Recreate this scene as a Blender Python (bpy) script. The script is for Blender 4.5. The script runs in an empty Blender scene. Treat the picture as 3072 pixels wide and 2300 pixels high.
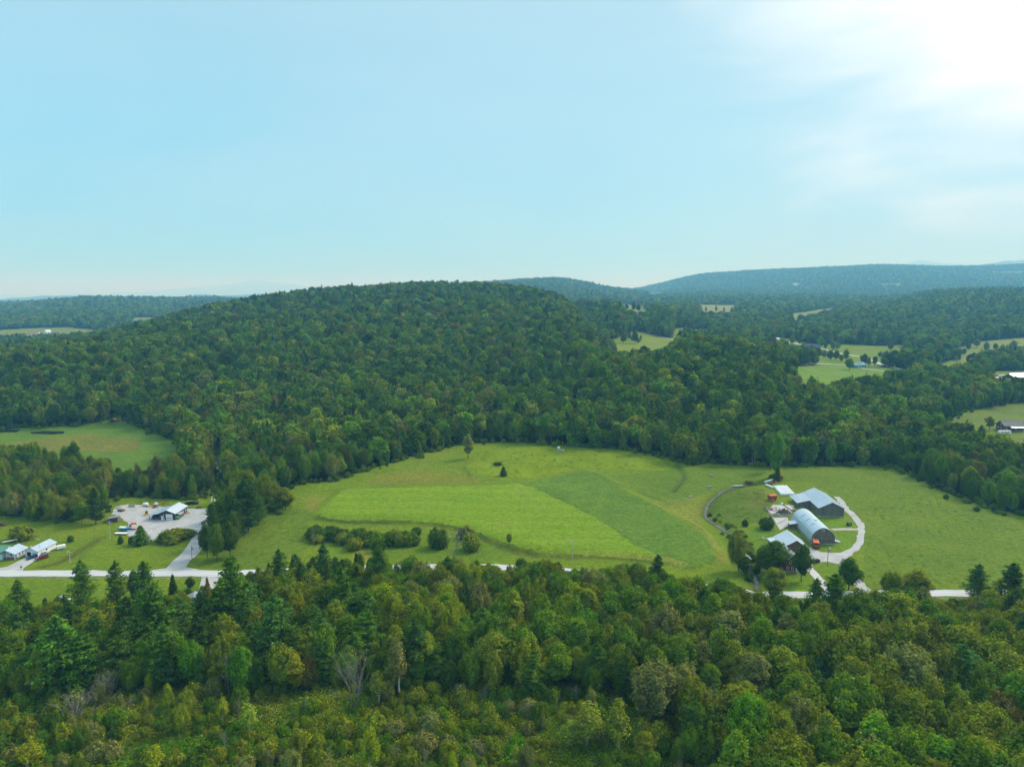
import bpy, math, random
import numpy as np
from mathutils import Vector, geometry

# ------------------------------------------------------------------ camera, sky, sun, exposure
SC = bpy.context.scene
COL = SC.collection
CAM_H, PITCH, FPX, CU, CV = 110.0, math.radians(7.2), 2048.0, 1536.0, 1150.0
cam_data = bpy.data.cameras.new('camera')
cam_data.sensor_width = 36.0
cam_data.lens = 36.0 * FPX / 3072.0
cam_data.clip_start = 0.5
cam_data.clip_end = 90000.0
camera = bpy.data.objects.new('camera', cam_data)
COL.objects.link(camera)
camera.location = (0, 0, CAM_H)
camera.rotation_euler = (math.radians(90) - PITCH, 0, 0)
SC.camera = camera

SUN_EL, SUN_AZ = math.radians(41), math.radians(58)      # azimuth clockwise from +Y
SUN_DIR = Vector((math.sin(SUN_AZ) * math.cos(SUN_EL), math.cos(SUN_AZ) * math.cos(SUN_EL), math.sin(SUN_EL)))
SC.view_settings.view_transform = 'Standard'
SC.view_settings.look = 'None'
SC.view_settings.gamma = 1.0
SC.view_settings.use_curve_mapping = False
SC.view_settings.exposure = 0.28
cy = SC.cycles
cy.use_denoising = True
cy.denoiser = 'OPENIMAGEDENOISE'
cy.max_bounces = 8
cy.diffuse_bounces = 4
cy.glossy_bounces = 2
cy.transmission_bounces = 3
cy.transparent_max_bounces = 4
cy.volume_bounces = 3
cy.sample_clamp_indirect = 6.0
cy.caustics_reflective = False
cy.caustics_refractive = False

world = bpy.data.worlds.new('World')
SC.world = world
world.use_nodes = True
wn, wl = world.node_tree.nodes, world.node_tree.links
for n in list(wn):
    wn.remove(n)
def W(t, **k):
    n = wn.new(t)
    for a, b in k.items():
        setattr(n, a, b)
    return n
def wmath(op, a, b=None, clamp=False):
    n = W('ShaderNodeMath', operation=op, use_clamp=clamp)
    for i, x in enumerate((a, b)):
        if x is None: continue
        if isinstance(x, (int, float)): n.inputs[i].default_value = x
        else: wl.new(x, n.inputs[i])
    return n.outputs[0]
def wmix(fac, a, b):
    n = W('ShaderNodeMix', data_type='RGBA')
    if isinstance(fac, (int, float)): n.inputs[0].default_value = fac
    else: wl.new(fac, n.inputs[0])
    for i, x in ((6, a), (7, b)):
        if isinstance(x, tuple): n.inputs[i].default_value = (*x, 1)
        else: wl.new(x, n.inputs[i])
    return n.outputs[2]
w_out = W('ShaderNodeOutputWorld')
w_sky = W('ShaderNodeTexSky', sky_type='NISHITA')
w_sky.sun_disc = False
w_sky.sun_elevation = SUN_EL
w_sky.sun_rotation = SUN_AZ
w_sky.dust_density = 2.0
w_bg = W('ShaderNodeBackground')
w_bg.inputs[1].default_value = 0.10
wl.new(w_sky.outputs[0], w_bg.inputs[0])
# thin overcast veil: pale cyan, torn by noise, glowing round the hidden sun
w_tc = W('ShaderNodeTexCoord')
w_map = W('ShaderNodeMapping')
w_map.inputs['Scale'].default_value = (1.0, 1.0, 3.4)
wl.new(w_tc.outputs['Generated'], w_map.inputs[0])
w_noise = W('ShaderNodeTexNoise')
w_noise.inputs['Scale'].default_value = 1.9
w_noise.inputs['Detail'].default_value = 3.5
w_noise.inputs['Roughness'].default_value = 0.58
w_noise.inputs['Distortion'].default_value = 0.4
wl.new(w_map.outputs[0], w_noise.inputs['Vector'])
w_dot = W('ShaderNodeVectorMath', operation='DOT_PRODUCT')
w_nrm = W('ShaderNodeVectorMath', operation='NORMALIZE')
wl.new(w_tc.outputs['Generated'], w_nrm.inputs[0])
wl.new(w_nrm.outputs[0], w_dot.inputs[0])
w_dot.inputs[1].default_value = SUN_DIR
n01 = wmath('SUBTRACT', w_noise.outputs['Fac'], 0.5)
glow = wmath('ADD', w_dot.outputs['Value'], wmath('MULTIPLY', n01, 0.36))
def wramp(x, lo, hi):
    n = W('ShaderNodeMapRange', interpolation_type='SMOOTHSTEP')
    wl.new(x, n.inputs[0]); n.inputs[1].default_value = lo; n.inputs[2].default_value = hi
    return n.outputs[0]
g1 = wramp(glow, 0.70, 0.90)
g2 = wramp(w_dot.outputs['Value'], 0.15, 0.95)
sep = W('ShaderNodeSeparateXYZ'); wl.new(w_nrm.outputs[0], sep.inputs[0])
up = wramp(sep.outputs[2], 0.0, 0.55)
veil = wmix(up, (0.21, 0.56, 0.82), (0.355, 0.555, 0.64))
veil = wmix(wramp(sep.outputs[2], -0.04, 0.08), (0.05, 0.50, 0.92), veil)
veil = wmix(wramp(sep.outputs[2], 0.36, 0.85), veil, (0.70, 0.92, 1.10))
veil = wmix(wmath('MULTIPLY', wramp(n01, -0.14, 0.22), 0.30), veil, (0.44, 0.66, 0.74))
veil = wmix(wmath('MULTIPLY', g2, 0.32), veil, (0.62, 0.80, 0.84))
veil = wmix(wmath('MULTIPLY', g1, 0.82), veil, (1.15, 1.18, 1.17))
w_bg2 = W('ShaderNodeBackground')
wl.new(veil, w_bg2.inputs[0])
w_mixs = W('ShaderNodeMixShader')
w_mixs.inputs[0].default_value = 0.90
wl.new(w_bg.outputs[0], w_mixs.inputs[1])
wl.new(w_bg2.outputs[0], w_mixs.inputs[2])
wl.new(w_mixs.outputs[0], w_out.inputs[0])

sun_data = bpy.data.lights.new('sun', 'SUN')
sun_data.energy = 2.8
sun_data.angle = math.radians(18)
sun_data.color = (1.0, 0.95, 0.86)
sun = bpy.data.objects.new('sun', sun_data)
COL.objects.link(sun)
sun.rotation_euler = (-SUN_DIR).to_track_quat('-Z', 'Y').to_euler()

# ------------------------------------------------------------------ terrain
rng = np.random.default_rng(11)
random.seed(5)
TP, CP, SP = math.tan(PITCH), math.cos(PITCH), math.sin(PITCH)
def zray(v, d):
    return CAM_H - d * math.tan(PITCH + math.atan((v - CV) / FPX))
def R_(d, v, tree=23.0):                       # a wooded ridge at distance d whose tree tops reach row v
    return (d, zray(v, d) - tree)
PROFILE = {   # along each bearing: distance, height of the land
    -700: [(60,0),(255,0),(500,5),(650,20),R_(800,1075),(1150,12),(1500,16),(1900,28),R_(3600,915),(5200,30),R_(7600,905)],
    0:    [(60,0),(258,0),(500,5),(700,35),R_(900,1028),(1250,12),(1600,18),(1900,30),R_(3600,907),(5200,30),R_(7600,903)],
    300:  [(60,0),(260,0),(500,5),(720,40),R_(1050,985),(1400,15),(1700,22),(2000,34),R_(3700,890),(5200,30),R_(7600,900)],
    600:  [(60,0),(262,0),(500,6),(800,50),R_(1250,922),(1600,30),(1800,28),(2100,34),R_(3800,893),(5200,30),R_(7600,898)],
    900:  [(60,0),(264,0),(500,8),(850,56),R_(1450,873),(1850,45),(2000,40),(2300,45),R_(3900,905),(5200,40),R_(7600,900)],
    1200: [(60,0),(266,0),(500,8),(900,62),R_(1550,850),(1900,75),(2100,65),(2400,65),R_(4600,862),(6000,60),R_(7600,890)],
    1400: [(60,0),(267,0),(500,8),(900,62),R_(1550,845),(1900,78),(2100,68),(2400,68),R_(4700,850),(6000,60),R_(7600,885)],
    1650: [(60,0),(264,0),(490,7),(850,56),R_(1400,874),(1700,70),(1900,75),(2300,72),R_(4700,833),(6000,70),R_(7400,872)],
    1850: [(60,0),(260,0),(470,6),(650,38),R_(800,1046),(1000,40),(1500,80),(2000,70),R_(5000,866),(6000,95),R_(7200,869)],
    2100: [(60,0),(252,0),(450,4),(600,32),R_(760,1003),(1050,32),(1500,52),(2000,68),(3600,100),(5600,165),R_(7000,822)],
    2350: [(60,0),(245,0),(430,3),(560,22),R_(700,1050),(1000,28),(1400,40),(1900,58),(3200,92),(5200,165),R_(7000,804)],
    2600: [(60,0),(243,0),(430,3),(540,12),(650,17),(950,22),(1250,28),(1700,60),R_(2300,902),(4000,110),R_(7000,798)],
    2850: [(60,0),(243,0),(430,3),(560,9),(700,14),(950,20),(1250,32),(1700,72),R_(2300,868),(4000,120),R_(7000,803)],
    3072: [(60,0),(243,0),(430,3),(600,10),(750,15),(950,20),(1250,38),(1700,82),R_(2300,864),(4000,130),R_(7000,796)],
    3700: [(60,0),(243,0),(430,3),(600,10),(750,15),(950,20),(1250,38),(1700,82),R_(2300,860),(4000,130),R_(7000,770)],
}
_us = sorted(PROFILE)
_tab = np.array([[*PROFILE[u], (10500, 25), (16000, 5), (40000, 5)] for u in _us])      # cols, layers, 2
_tc = np.array([(u - CU) / FPX for u in _us])
def pchip(x, y, xq):
    """monotone cubic along the last axis; x, y (n, L); xq (n,)"""
    h = np.diff(x, axis=1); dl = np.diff(y, axis=1) / h
    m = np.zeros_like(y)
    w1 = 2 * h[:, 1:] + h[:, :-1]; w2 = h[:, 1:] + 2 * h[:, :-1]
    same = dl[:, :-1] * dl[:, 1:] > 0
    with np.errstate(divide='ignore', invalid='ignore'):
        mm = (w1 + w2) / (w1 / dl[:, :-1] + w2 / dl[:, 1:])
    m[:, 1:-1] = np.where(same, np.nan_to_num(mm), 0)
    L = x.shape[1]
    k = np.clip((xq[:, None] >= x).sum(1) - 1, 0, L - 2)
    i = np.arange(len(xq))
    hk = h[i, k]; s = np.clip((xq - x[i, k]) / hk, 0, 1)
    y0, y1, m0, m1 = y[i, k], y[i, k + 1], m[i, k] * hk, m[i, k + 1] * hk
    return y0 * (2*s**3 - 3*s**2 + 1) + m0 * (s**3 - 2*s**2 + s) + y1 * (3*s**2 - 2*s**3) + m1 * (s**3 - s**2)
_TT = np.linspace(_tc[0], _tc[-1], 500)
_D = np.empty((500, _tab.shape[1])); _Z = np.empty_like(_D)
for j in range(_tab.shape[1]):
    X = np.repeat(_tc[None], 500, 0)
    _D[:, j] = pchip(X, np.repeat(_tab[None, :, j, 0], 500, 0), _TT)
    _Z[:, j] = pchip(X, np.repeat(_tab[None, :, j, 1], 500, 0), _TT)
_lat = np.random.default_rng(3).random((256, 256))
def vnoise(x, y, s):
    x = np.asarray(x) / s; y = np.asarray(y) / s
    xi = np.floor(x).astype(int); yi = np.floor(y).astype(int)
    fx = x - xi; fy = y - yi
    fx = fx * fx * (3 - 2 * fx); fy = fy * fy * (3 - 2 * fy)
    g = lambda a, b: _lat[a & 255, b & 255]
    return (g(xi, yi) * (1-fx) + g(xi+1, yi) * fx) * (1-fy) + (g(xi, yi+1) * (1-fx) + g(xi+1, yi+1) * fx) * fy
BANKS = []       # (polygon, height, soft width): terraces
CARVE = []       # (polyline, depth, width): stream beds and ditches
def seg_dist(px, py, line):
    d = np.full(px.shape, 1e9)
    for (ax, ay), (bx, by) in zip(line[:-1], line[1:]):
        vx, vy = bx - ax, by - ay
        t = np.clip(((px - ax) * vx + (py - ay) * vy) / (vx*vx + vy*vy + 1e-9), 0, 1)
        d = np.minimum(d, np.hypot(px - ax - t*vx, py - ay - t*vy))
    return d
def inside(px, py, poly):
    c = np.zeros(px.shape, bool)
    n = len(poly)
    for i in range(n):
        x0, y0 = poly[i]; x1, y1 = poly[(i + 1) % n]
        if y0 == y1: continue
        c ^= ((y0 > py) != (y1 > py)) & (px < (x1 - x0) * (py - y0) / (y1 - y0) + x0)
    return c
def HT(x, y):
    x = np.atleast_1d(np.asarray(x, float)).ravel(); y = np.atleast_1d(np.asarray(y, float)).ravel()
    yy = np.maximum(y, 80.0)
    t = np.clip(x / yy, _TT[0], _TT[-1])
    f = (t - _TT[0]) / (_TT[1] - _TT[0]); i = np.clip(f.astype(int), 0, 498); f = (f - i)[:, None]
    D = _D[i] * (1 - f) + _D[i + 1] * f; Z = _Z[i] * (1 - f) + _Z[i + 1] * f
    z = pchip(D, Z, np.clip(y, 60, 39999))
    far = np.clip((y - 480) / 700, 0, 1)
    z = z + far * ((vnoise(x, y, 170) - .5) * 9 + (vnoise(x + 999, y, 420) - .5) * 10)
    z = z + np.clip((y - 2600) / 2500, 0, 1) * np.clip((12000 - y) / 3000, 0, 1) * ((vnoise(x + 4000, y, 1300) - .5) * 26 + (vnoise(x, y + 900, 520) - .5) * 22)
    z = z + np.clip((y - 150) / 150, 0, 1) * ((vnoise(x, y + 77, 45) - .5) * 1.1)
    for line, h, w in BANKS:
        near = (y > 200) & (y < 600)
        if near.any():
            q = np.zeros_like(z); xs, ys = x[near], y[near]
            d = seg_dist(xs, ys, line + line[:1]); d = np.where(inside(xs, ys, line), d, -d)
            s = np.clip(d / w + .5, 0, 1); q[near] = h * s * s * (3 - 2 * s)
            z = z + q
    for line, h, w in CARVE:
        lx = [p[0] for p in line]; ly = [p[1] for p in line]
        near = (x > min(lx) - 4*w) & (x < max(lx) + 4*w) & (y > min(ly) - 4*w) & (y < max(ly) + 4*w)
        if near.any():
            q = np.zeros_like(z); q[near] = -h * np.exp(-(seg_dist(x[near], y[near], line) / w) ** 2)
            z = z + q
    return z
def H1(x, y):
    return float(HT([x], [y])[0])
_ym = np.concatenate([np.arange(70, 700, .5), 700 * 1.0012 ** np.arange(0, 2500)])
def P(u, v):
    """the spot on the land seen at column u, row v of the 3072 x 2300 photograph"""
    a = (u - CU) / FPX; b = (v - CV) / FPX
    k = CP - b * SP
    sx, sz = a / k, -(SP + b * CP) / k
    hit = HT(sx * _ym, _ym) - (CAM_H + sz * _ym)
    w = np.nonzero(hit > 0)[0]
    if len(w) == 0:
        i = len(_ym) - 1; y = 9000.0
    else:
        i = w[0]
        y = _ym[i] if i == 0 else _ym[i-1] + (_ym[i] - _ym[i-1]) * (-hit[i-1]) / (hit[i] - hit[i-1])
    return (float(sx * y), float(y))
def PZ(u, v, z):
    """the spot at height z seen at column u, row v"""
    a = (u - CU) / FPX; b = (v - CV) / FPX
    k = CP - b * SP
    y = (CAM_H - z) * k / (SP + b * CP)
    return (a / k * y, y)
def poly(*uv):
    return [P(u, v) for u, v in uv]
def to_px(x, y, z):
    dy, dz = y, z - CAM_H
    zc = dy * CP - dz * SP
    return (CU + FPX * x / zc, CV - FPX * (dz * CP + dy * SP) / zc)

# ------------------------------------------------------------------ materials
def nt(m):
    return m.node_tree.nodes, m.node_tree.links
def mat(name, col, rough=0.8, metal=0.0, var=0.12, scale=1.2, col2=None, bump=0.0, stretch=(1, 1, 1)):
    """plain surface: base colour with procedural grain, worn blotches and optional relief"""
    m = bpy.data.materials.new(name); m.use_nodes = True
    N, L = nt(m)
    b = N['Principled BSDF']
    b.inputs['Roughness'].default_value = rough
    b.inputs['Metallic'].default_value = metal
    b.inputs['Specular IOR Level'].default_value = 0.3
    tc = N.new('ShaderNodeTexCoord'); mp = N.new('ShaderNodeMapping'); mp.inputs['Scale'].default_value = stretch
    L.new(tc.outputs['Object'], mp.inputs[0])
    nz = N.new('ShaderNodeTexNoise'); nz.inputs['Scale'].default_value = scale; nz.inputs['Detail'].default_value = 6; nz.inputs['Roughness'].default_value = .65
    L.new(mp.outputs[0], nz.inputs['Vector'])
    mx = N.new('ShaderNodeMix'); mx.data_type = 'RGBA'
    mr = N.new('ShaderNodeMapRange'); mr.inputs[1].default_value = .3; mr.inputs[2].default_value = .7
    L.new(nz.outputs['Fac'], mr.inputs[0]); L.new(mr.outputs[0], mx.inputs[0])
    c2 = col2 if col2 else tuple(min(1, c * (1 + 2 * var)) for c in col)
    c1 = col if col2 else tuple(c * (1 - var) for c in col)
    mx.inputs[6].default_value = (*c1, 1); mx.inputs[7].default_value = (*c2, 1)
    L.new(mx.outputs[2], b.inputs['Base Color'])
    if bump:
        bp = N.new('ShaderNodeBump'); bp.inputs['Strength'].default_value = bump; bp.inputs['Distance'].default_value = .1
        L.new(nz.outputs['Fac'], bp.inputs['Height']); L.new(bp.outputs[0], b.inputs['Normal'])
    return m
def grass_mat(name, col, col2, big=22., fine=1.1, lines=None, bump=.6, attr=None, dry=None, dryamt=.25):
    """grass seen from above: broad patches, tufts, fine grain; optional mowing lines (angle, spacing, amount)"""
    m = bpy.data.materials.new(name); m.use_nodes = True
    N, L = nt(m); b = N['Principled BSDF']
    b.inputs['Roughness'].default_value = .95; b.inputs['Specular IOR Level'].default_value = .1
    tc = N.new('ShaderNodeTexCoord')
    def noise(s, det, rg=.6, dist=0, vec=None):
        n = N.new('ShaderNodeTexNoise'); n.inputs['Scale'].default_value = s; n.inputs['Detail'].default_value = det
        n.inputs['Roughness'].default_value = rg; n.inputs['Distortion'].default_value = dist
        L.new(vec or tc.outputs['Object'], n.inputs['Vector']); return n.outputs['Fac']
    def ramp(x, a, c, lo=0., hi=1.):
        n = N.new('ShaderNodeMapRange'); n.inputs[1].default_value = a; n.inputs[2].default_value = c
        n.inputs[3].default_value = lo; n.inputs[4].default_value = hi; L.new(x, n.inputs[0]); return n.outputs[0]
    def mix(f, a, c, mode='MIX'):
        n = N.new('ShaderNodeMix'); n.data_type = 'RGBA'; n.blend_type = mode
        for i, x in ((0, f), (6, a), (7, c)):
            if isinstance(x, tuple): n.inputs[i].default_value = (*x, 1)
            elif isinstance(x, (int, float)): n.inputs[i].default_value = x
            else: L.new(x, n.inputs[i])
        return n.outputs[2]
    if attr:
        at = N.new('ShaderNodeAttribute'); at.attribute_name = attr
        base = at.outputs['Color']
        base = mix(ramp(noise(1/big, 4), .35, .65), mix(1., base, col, 'MULTIPLY'), mix(1., base, col2, 'MULTIPLY'))
    else:
        base = mix(ramp(noise(1/big, 4, .6, .6), .35, .65), col, col2)
    if dry:
        base = mix(ramp(noise(1/45., 5, .62, 1.2), .56, .72, 0, dryamt), base, dry)
    tuft = noise(1/2.6, 4, .7)
    base = mix(1., base, ramp_c(N, L, tuft, .76, 1.20), 'MULTIPLY')
    g2 = noise(1/fine, 3, .7)
    base = mix(1., base, ramp_c(N, L, g2, .66, 1.30), 'MULTIPLY')
    if lines:
        for ang, sp, amt in lines:
            mp = N.new('ShaderNodeMapping'); mp.inputs['Rotation'].default_value = (0, 0, ang)
            L.new(tc.outputs['Object'], mp.inputs[0])
            wv = N.new('ShaderNodeTexWave'); wv.inputs['Scale'].default_value = .314 / sp * 1.0; wv.inputs['Distortion'].default_value = 1.1
            wv.inputs['Detail'].default_value = 2; wv.inputs['Detail Scale'].default_value = .25; wv.bands_direction = 'Y'
            L.new(mp.outputs[0], wv.inputs['Vector'])
            base = mix(amt, base, mix(1., base, ramp_c(N, L, wv.outputs['Fac'], .55, 1.3), 'MULTIPLY'))
    L.new(base, b.inputs['Base Color'])
    bp = N.new('ShaderNodeBump'); bp.inputs['Strength'].default_value = bump; bp.inputs['Distance'].default_value = .5
    L.new(tuft, bp.inputs['Height']); L.new(bp.outputs[0], b.inputs['Normal'])
    return m
def ramp_c(N, L, x, lo, hi):
    n = N.new('ShaderNodeMapRange'); n.inputs[1].default_value = .3; n.inputs[2].default_value = .7
    n.inputs[3].default_value = lo; n.inputs[4].default_value = hi; L.new(x, n.inputs[0])
    return n.outputs[0]
def leaf_mat(name, spread=.45, transl=.3):
    """foliage: the tree's own tint, each leaf spray a little lighter, darker, yellower"""
    m = bpy.data.materials.new(name); m.use_nodes = True
    N, L = nt(m); N.remove(N['Principled BSDF'])
    out = N['Material Output']
    at = N.new('ShaderNodeAttribute'); at.attribute_type = 'INSTANCER'; at.attribute_name = 'tint'
    lf = N.new('ShaderNodeAttribute'); lf.attribute_name = 'leafvar'
    mx = N.new('ShaderNodeMix'); mx.data_type = 'RGBA'; mx.blend_type = 'MULTIPLY'; mx.inputs[0].default_value = 1
    L.new(at.outputs['Color'], mx.inputs[6]); L.new(lf.outputs['Color'], mx.inputs[7])
    d = N.new('ShaderNodeBsdfDiffuse'); t = N.new('ShaderNodeBsdfTranslucent'); s = N.new('ShaderNodeMixShader')
    L.new(mx.outputs[2], d.inputs[0])
    tm = N.new('ShaderNodeMix'); tm.data_type = 'RGBA'; tm.blend_type = 'MULTIPLY'; tm.inputs[0].default_value = 1
    L.new(mx.outputs[2], tm.inputs[6]); tm.inputs[7].default_value = (1.25, 1.2, .55, 1); L.new(tm.outputs[2], t.inputs[0])
    s.inputs[0].default_value = transl
    L.new(d.outputs[0], s.inputs[1]); L.new(t.outputs[0], s.inputs[2]); L.new(s.outputs[0], out.inputs[0])
    return m
M = {}
M['leaf'] = leaf_mat('leaf_green')
M['bark'] = mat('bark', (.10, .085, .065), .9, var=.3, scale=3, bump=.5)
M['birch'] = mat('pale_bark', (.34, .325, .29), .8, var=.3, scale=4)
M['deadwood'] = mat('grey_dead_wood', (.21, .195, .165), .9, var=.25, scale=3)
M['gravel'] = mat('pale_gravel', (.30, .305, .295), .95, scale=.22, col2=(.45, .455, .44), bump=.3)
M['track'] = mat('worn_track', (.30, .29, .22), .95, scale=.6, col2=(.40, .39, .33), bump=.3)
M['asphalt'] = mat('weathered_road', (.40, .41, .405), .9, scale=.5, col2=(.55, .56, .555), stretch=(.08, 1.4, 1))
M['concrete'] = mat('concrete', (.36, .36, .34), .9, scale=.8, col2=(.48, .48, .46))
M['water'] = mat('stream_water', (.030, .034, .034), .3, scale=.8, col2=(.13, .13, .135))
M['pond'] = mat('pond_water', (.015, .02, .018), .08, var=.2)
M['roof'] = mat('pale_metal_roof', (.46, .56, .63), .34, .4, scale=.5, col2=(.58, .68, .75), stretch=(1, .2, 1))
M['roofw'] = mat('white_metal_roof', (.56, .64, .70), .36, .3, scale=.5, col2=(.66, .73, .78))
M['roofdull'] = mat('dull_tin_roof', (.30, .32, .34), .5, .25, scale=.7, col2=(.42, .44, .46))
M['roofgreen'] = mat('green_metal_roof', (.10, .26, .16), .45, .1, scale=.6, col2=(.14, .32, .21))
M['roofrust'] = mat('rusty_tin_roof', (.26, .09, .05), .8, scale=.9, col2=(.38, .17, .10))
M['roofbrown'] = mat('brown_shingle_roof', (.13, .12, .115), .85, scale=1.1, col2=(.24, .22, .21))
M['roofdark'] = mat('dark_blue_roof', (.045, .05, .075), .6, scale=1, col2=(.07, .075, .10))
M['plank'] = mat('weathered_planks', (.070, .060, .050), .9, scale=.9, col2=(.27, .235, .19), stretch=(3, 3, .22), bump=.3)
M['plankred'] = mat('reddish_old_planks', (.085, .052, .036), .9, scale=.9, col2=(.24, .145, .09), stretch=(3, 3, .35))
M['darkwall'] = mat('dark_grey_siding', (.045, .042, .05), .75, var=.2, scale=2)
M['white'] = mat('white_paint', (.72, .74, .74), .55, var=.05)
M['whitewall'] = mat('white_siding', (.70, .74, .74), .6, var=.05, stretch=(.3, .3, 4))
M['palewall'] = mat('pale_green_siding', (.55, .66, .62), .6, var=.05, stretch=(.3, .3, 4))
M['redwall'] = mat('barn_red_clapboard', (.20, .025, .02), .7, var=.15, stretch=(.3, .3, 5))
M['brownwall'] = mat('brown_timber', (.09, .05, .028), .85, scale=1.2, col2=(.19, .10, .05), stretch=(3, 3, .4))
M['glass'] = mat('dark_window_glass', (.02, .025, .03), .08, var=.1)
M['dark'] = mat('dark_opening', (.012, .012, .012), .9)
M['black'] = mat('black_paint', (.02, .02, .022), .45, var=.2)
M['tyre'] = mat('tyre_rubber', (.02, .02, .02), .85)
M['metal'] = mat('grey_metal', (.35, .36, .37), .4, .5, var=.1)
M['wrap'] = mat('white_bale_wrap', (.76, .78, .78), .45, var=.06, scale=2)
M['red'] = mat('faded_red_paint', (.33, .045, .025), .6, scale=1.5, col2=(.42, .09, .05))
M['orange'] = mat('orange_paint', (.50, .11, .03), .6, scale=1.5, col2=(.58, .17, .06))
M['rust'] = mat('rusty_steel', (.17, .06, .03), .85, scale=2, col2=(.30, .12, .06))
M['yellow'] = mat('yellow_machine_paint', (.55, .36, .04), .5, var=.15)
M['blue'] = mat('bright_blue_paint', (.02, .22, .50), .45, var=.1)
M['navy'] = mat('dark_blue_car_paint', (.02, .05, .13), .3, .2)
M['maroon'] = mat('dark_red_car_paint', (.20, .012, .03), .3, .2)
M['silver'] = mat('pale_blue_car_paint', (.42, .50, .53), .35, .3)
M['green'] = mat('green_tank_plastic', (.10, .32, .10), .5)
M['teal'] = mat('teal_siding', (.06, .22, .24), .7)
M['pole'] = mat('pole_wood', (.24, .20, .16), .9, scale=3)
M['polegrey'] = mat('grey_pole_wood', (.42, .42, .40), .9, scale=3)
M['dirt'] = mat('bare_dirt', (.20, .13, .09), .95, scale=.8, col2=(.30, .22, .15), bump=.4)
M['manure'] = mat('dark_dung_heap', (.05, .035, .022), .95, scale=1.2, col2=(.10, .07, .04), bump=.6)
M['stone'] = mat('field_stone', (.30, .29, .27), .9, scale=2, col2=(.42, .41, .39))

# ------------------------------------------------------------------ mesh helpers
def tag(o, label=None, cat=None, group=None, kind=None):
    for k, v in (('label', label), ('category', cat), ('group', group), ('kind', kind)):
        if v: o[k] = v
    return o
def link(name, me, parent=None, loc=None, rz=None):
    o = bpy.data.objects.new(name, me); COL.objects.link(o)
    if parent: o.parent = parent
    if loc is not None: o.location = loc
    if rz is not None: o.rotation_euler = (0, 0, rz)
    return o
def empty(name, loc, rz=0.0, label=None, cat=None, group=None):
    o = link(name, None, None, loc, rz); o.empty_display_size = .5
    return tag(o, label, cat, group)
class MB:
    def __init__(s): s.v, s.f = [], []
    def add(s, vs, fs):
        n = len(s.v); s.v += [tuple(p) for p in vs]; s.f += [tuple(i + n for i in f) for f in fs]; return s
    def box(s, x0, x1, y0, y1, z0, z1):
        v = [(x, y, z) for z in (z0, z1) for y in (y0, y1) for x in (x0, x1)]
        return s.add(v, [(0,2,3,1),(4,5,7,6),(0,1,5,4),(2,6,7,3),(0,4,6,2),(1,3,7,5)])
    def prism(s, prof, a, b, axis='y'):
        """extrude a closed outline (pairs) from a to b along an axis"""
        n = len(prof)
        mk = {'y': lambda p, t: (p[0], t, p[1]), 'x': lambda p, t: (t, p[0], p[1]), 'z': lambda p, t: (p[0], p[1], t)}[axis]
        v = [mk(p, a) for p in prof] + [mk(p, b) for p in prof]
        return s.add(v, [tuple(range(n))[::-1], tuple(range(n, 2*n))] + [(i, (i+1) % n, n + (i+1) % n, n + i) for i in range(n)])
    def tube(s, pts, rad, k=6):
        pts = [Vector(p) for p in pts]; n0 = len(s.v)
        for i, p in enumerate(pts):
            d = (pts[min(i+1, len(pts)-1)] - pts[max(i-1, 0)]).normalized()
            a = d.cross(Vector((0, 0, 1)) if abs(d.z) < .9 else Vector((1, 0, 0))).normalized(); b = d.cross(a)
            r = rad[i] if isinstance(rad, (list, tuple)) else rad
            for j in range(k):
                t = 2 * math.pi * j / k; s.v.append(tuple(p + (a * math.cos(t) + b * math.sin(t)) * r))
        for i in range(len(pts) - 1):
            for j in range(k):
                s.f.append((n0+i*k+j, n0+i*k+(j+1) % k, n0+(i+1)*k+(j+1) % k, n0+(i+1)*k+j))
        s.f.append(tuple(n0 + j for j in range(k))[::-1]); s.f.append(tuple(n0+(len(pts)-1)*k + j for j in range(k)))
        return s
    def cyl(s, c, r, h, axis='z', k=12):
        d = {'x': Vector((1,0,0)), 'y': Vector((0,1,0)), 'z': Vector((0,0,1))}[axis] * (h / 2); c = Vector(c)
        return s.tube([c - d, c + d], r, k)
    def quad(s, a, b, c, d): return s.add([a, b, c, d], [(0, 1, 2, 3)])
    def build(s, name, m, parent=None, smooth=False, loc=None, rz=None, bevel=0):
        me = bpy.data.meshes.new(name); me.from_pydata(s.v, [], s.f); me.materials.append(m)
        if smooth: me.shade_smooth()
        o = link(name, me, parent, loc, rz)
        if bevel:
            b = o.modifiers.new('bevel', 'BEVEL'); b.width = bevel; b.segments = 2
        return o
def mesh_np(name, V, F, mats, smooth=False):
    me = bpy.data.meshes.new(name)
    F = np.asarray(F, np.int32); n, k = F.shape
    me.vertices.add(len(V)); me.vertices.foreach_set('co', np.asarray(V, np.float32).ravel())
    me.loops.add(n * k); me.loops.foreach_set('vertex_index', F.ravel())
    me.polygons.add(n); me.polygons.foreach_set('loop_start', np.arange(0, n * k, k, dtype=np.int32))
    me.update(calc_edges=True)
    for m in mats: me.materials.append(m)
    if smooth: me.shade_smooth()
    return me
def point_attr(me, name, data):
    a = me.attributes.new(name, 'FLOAT_COLOR', 'POINT')
    d = np.ones((len(data), 4), np.float32); d[:, :3] = data
    a.data.foreach_set('color', d.ravel())
def smooth_line(pts, step=2.0):
    pts = [Vector((p[0], p[1])) for p in pts]
    ext = [2 * pts[0] - pts[1]] + pts + [2 * pts[-1] - pts[-2]]
    out = []
    for i in range(1, len(ext) - 2):
        p0, p1, p2, p3 = ext[i-1:i+3]; n = max(1, int((p2 - p1).length / step))
        for j in range(n):
            t = j / n
            out.append(.5 * ((2*p1) + (p2-p0)*t + (2*p0-5*p1+4*p2-p3)*t*t + (3*p1-p0-3*p2+p3)*t**3))
    return [tuple(p) for p in out + [pts[-1]]]
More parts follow.
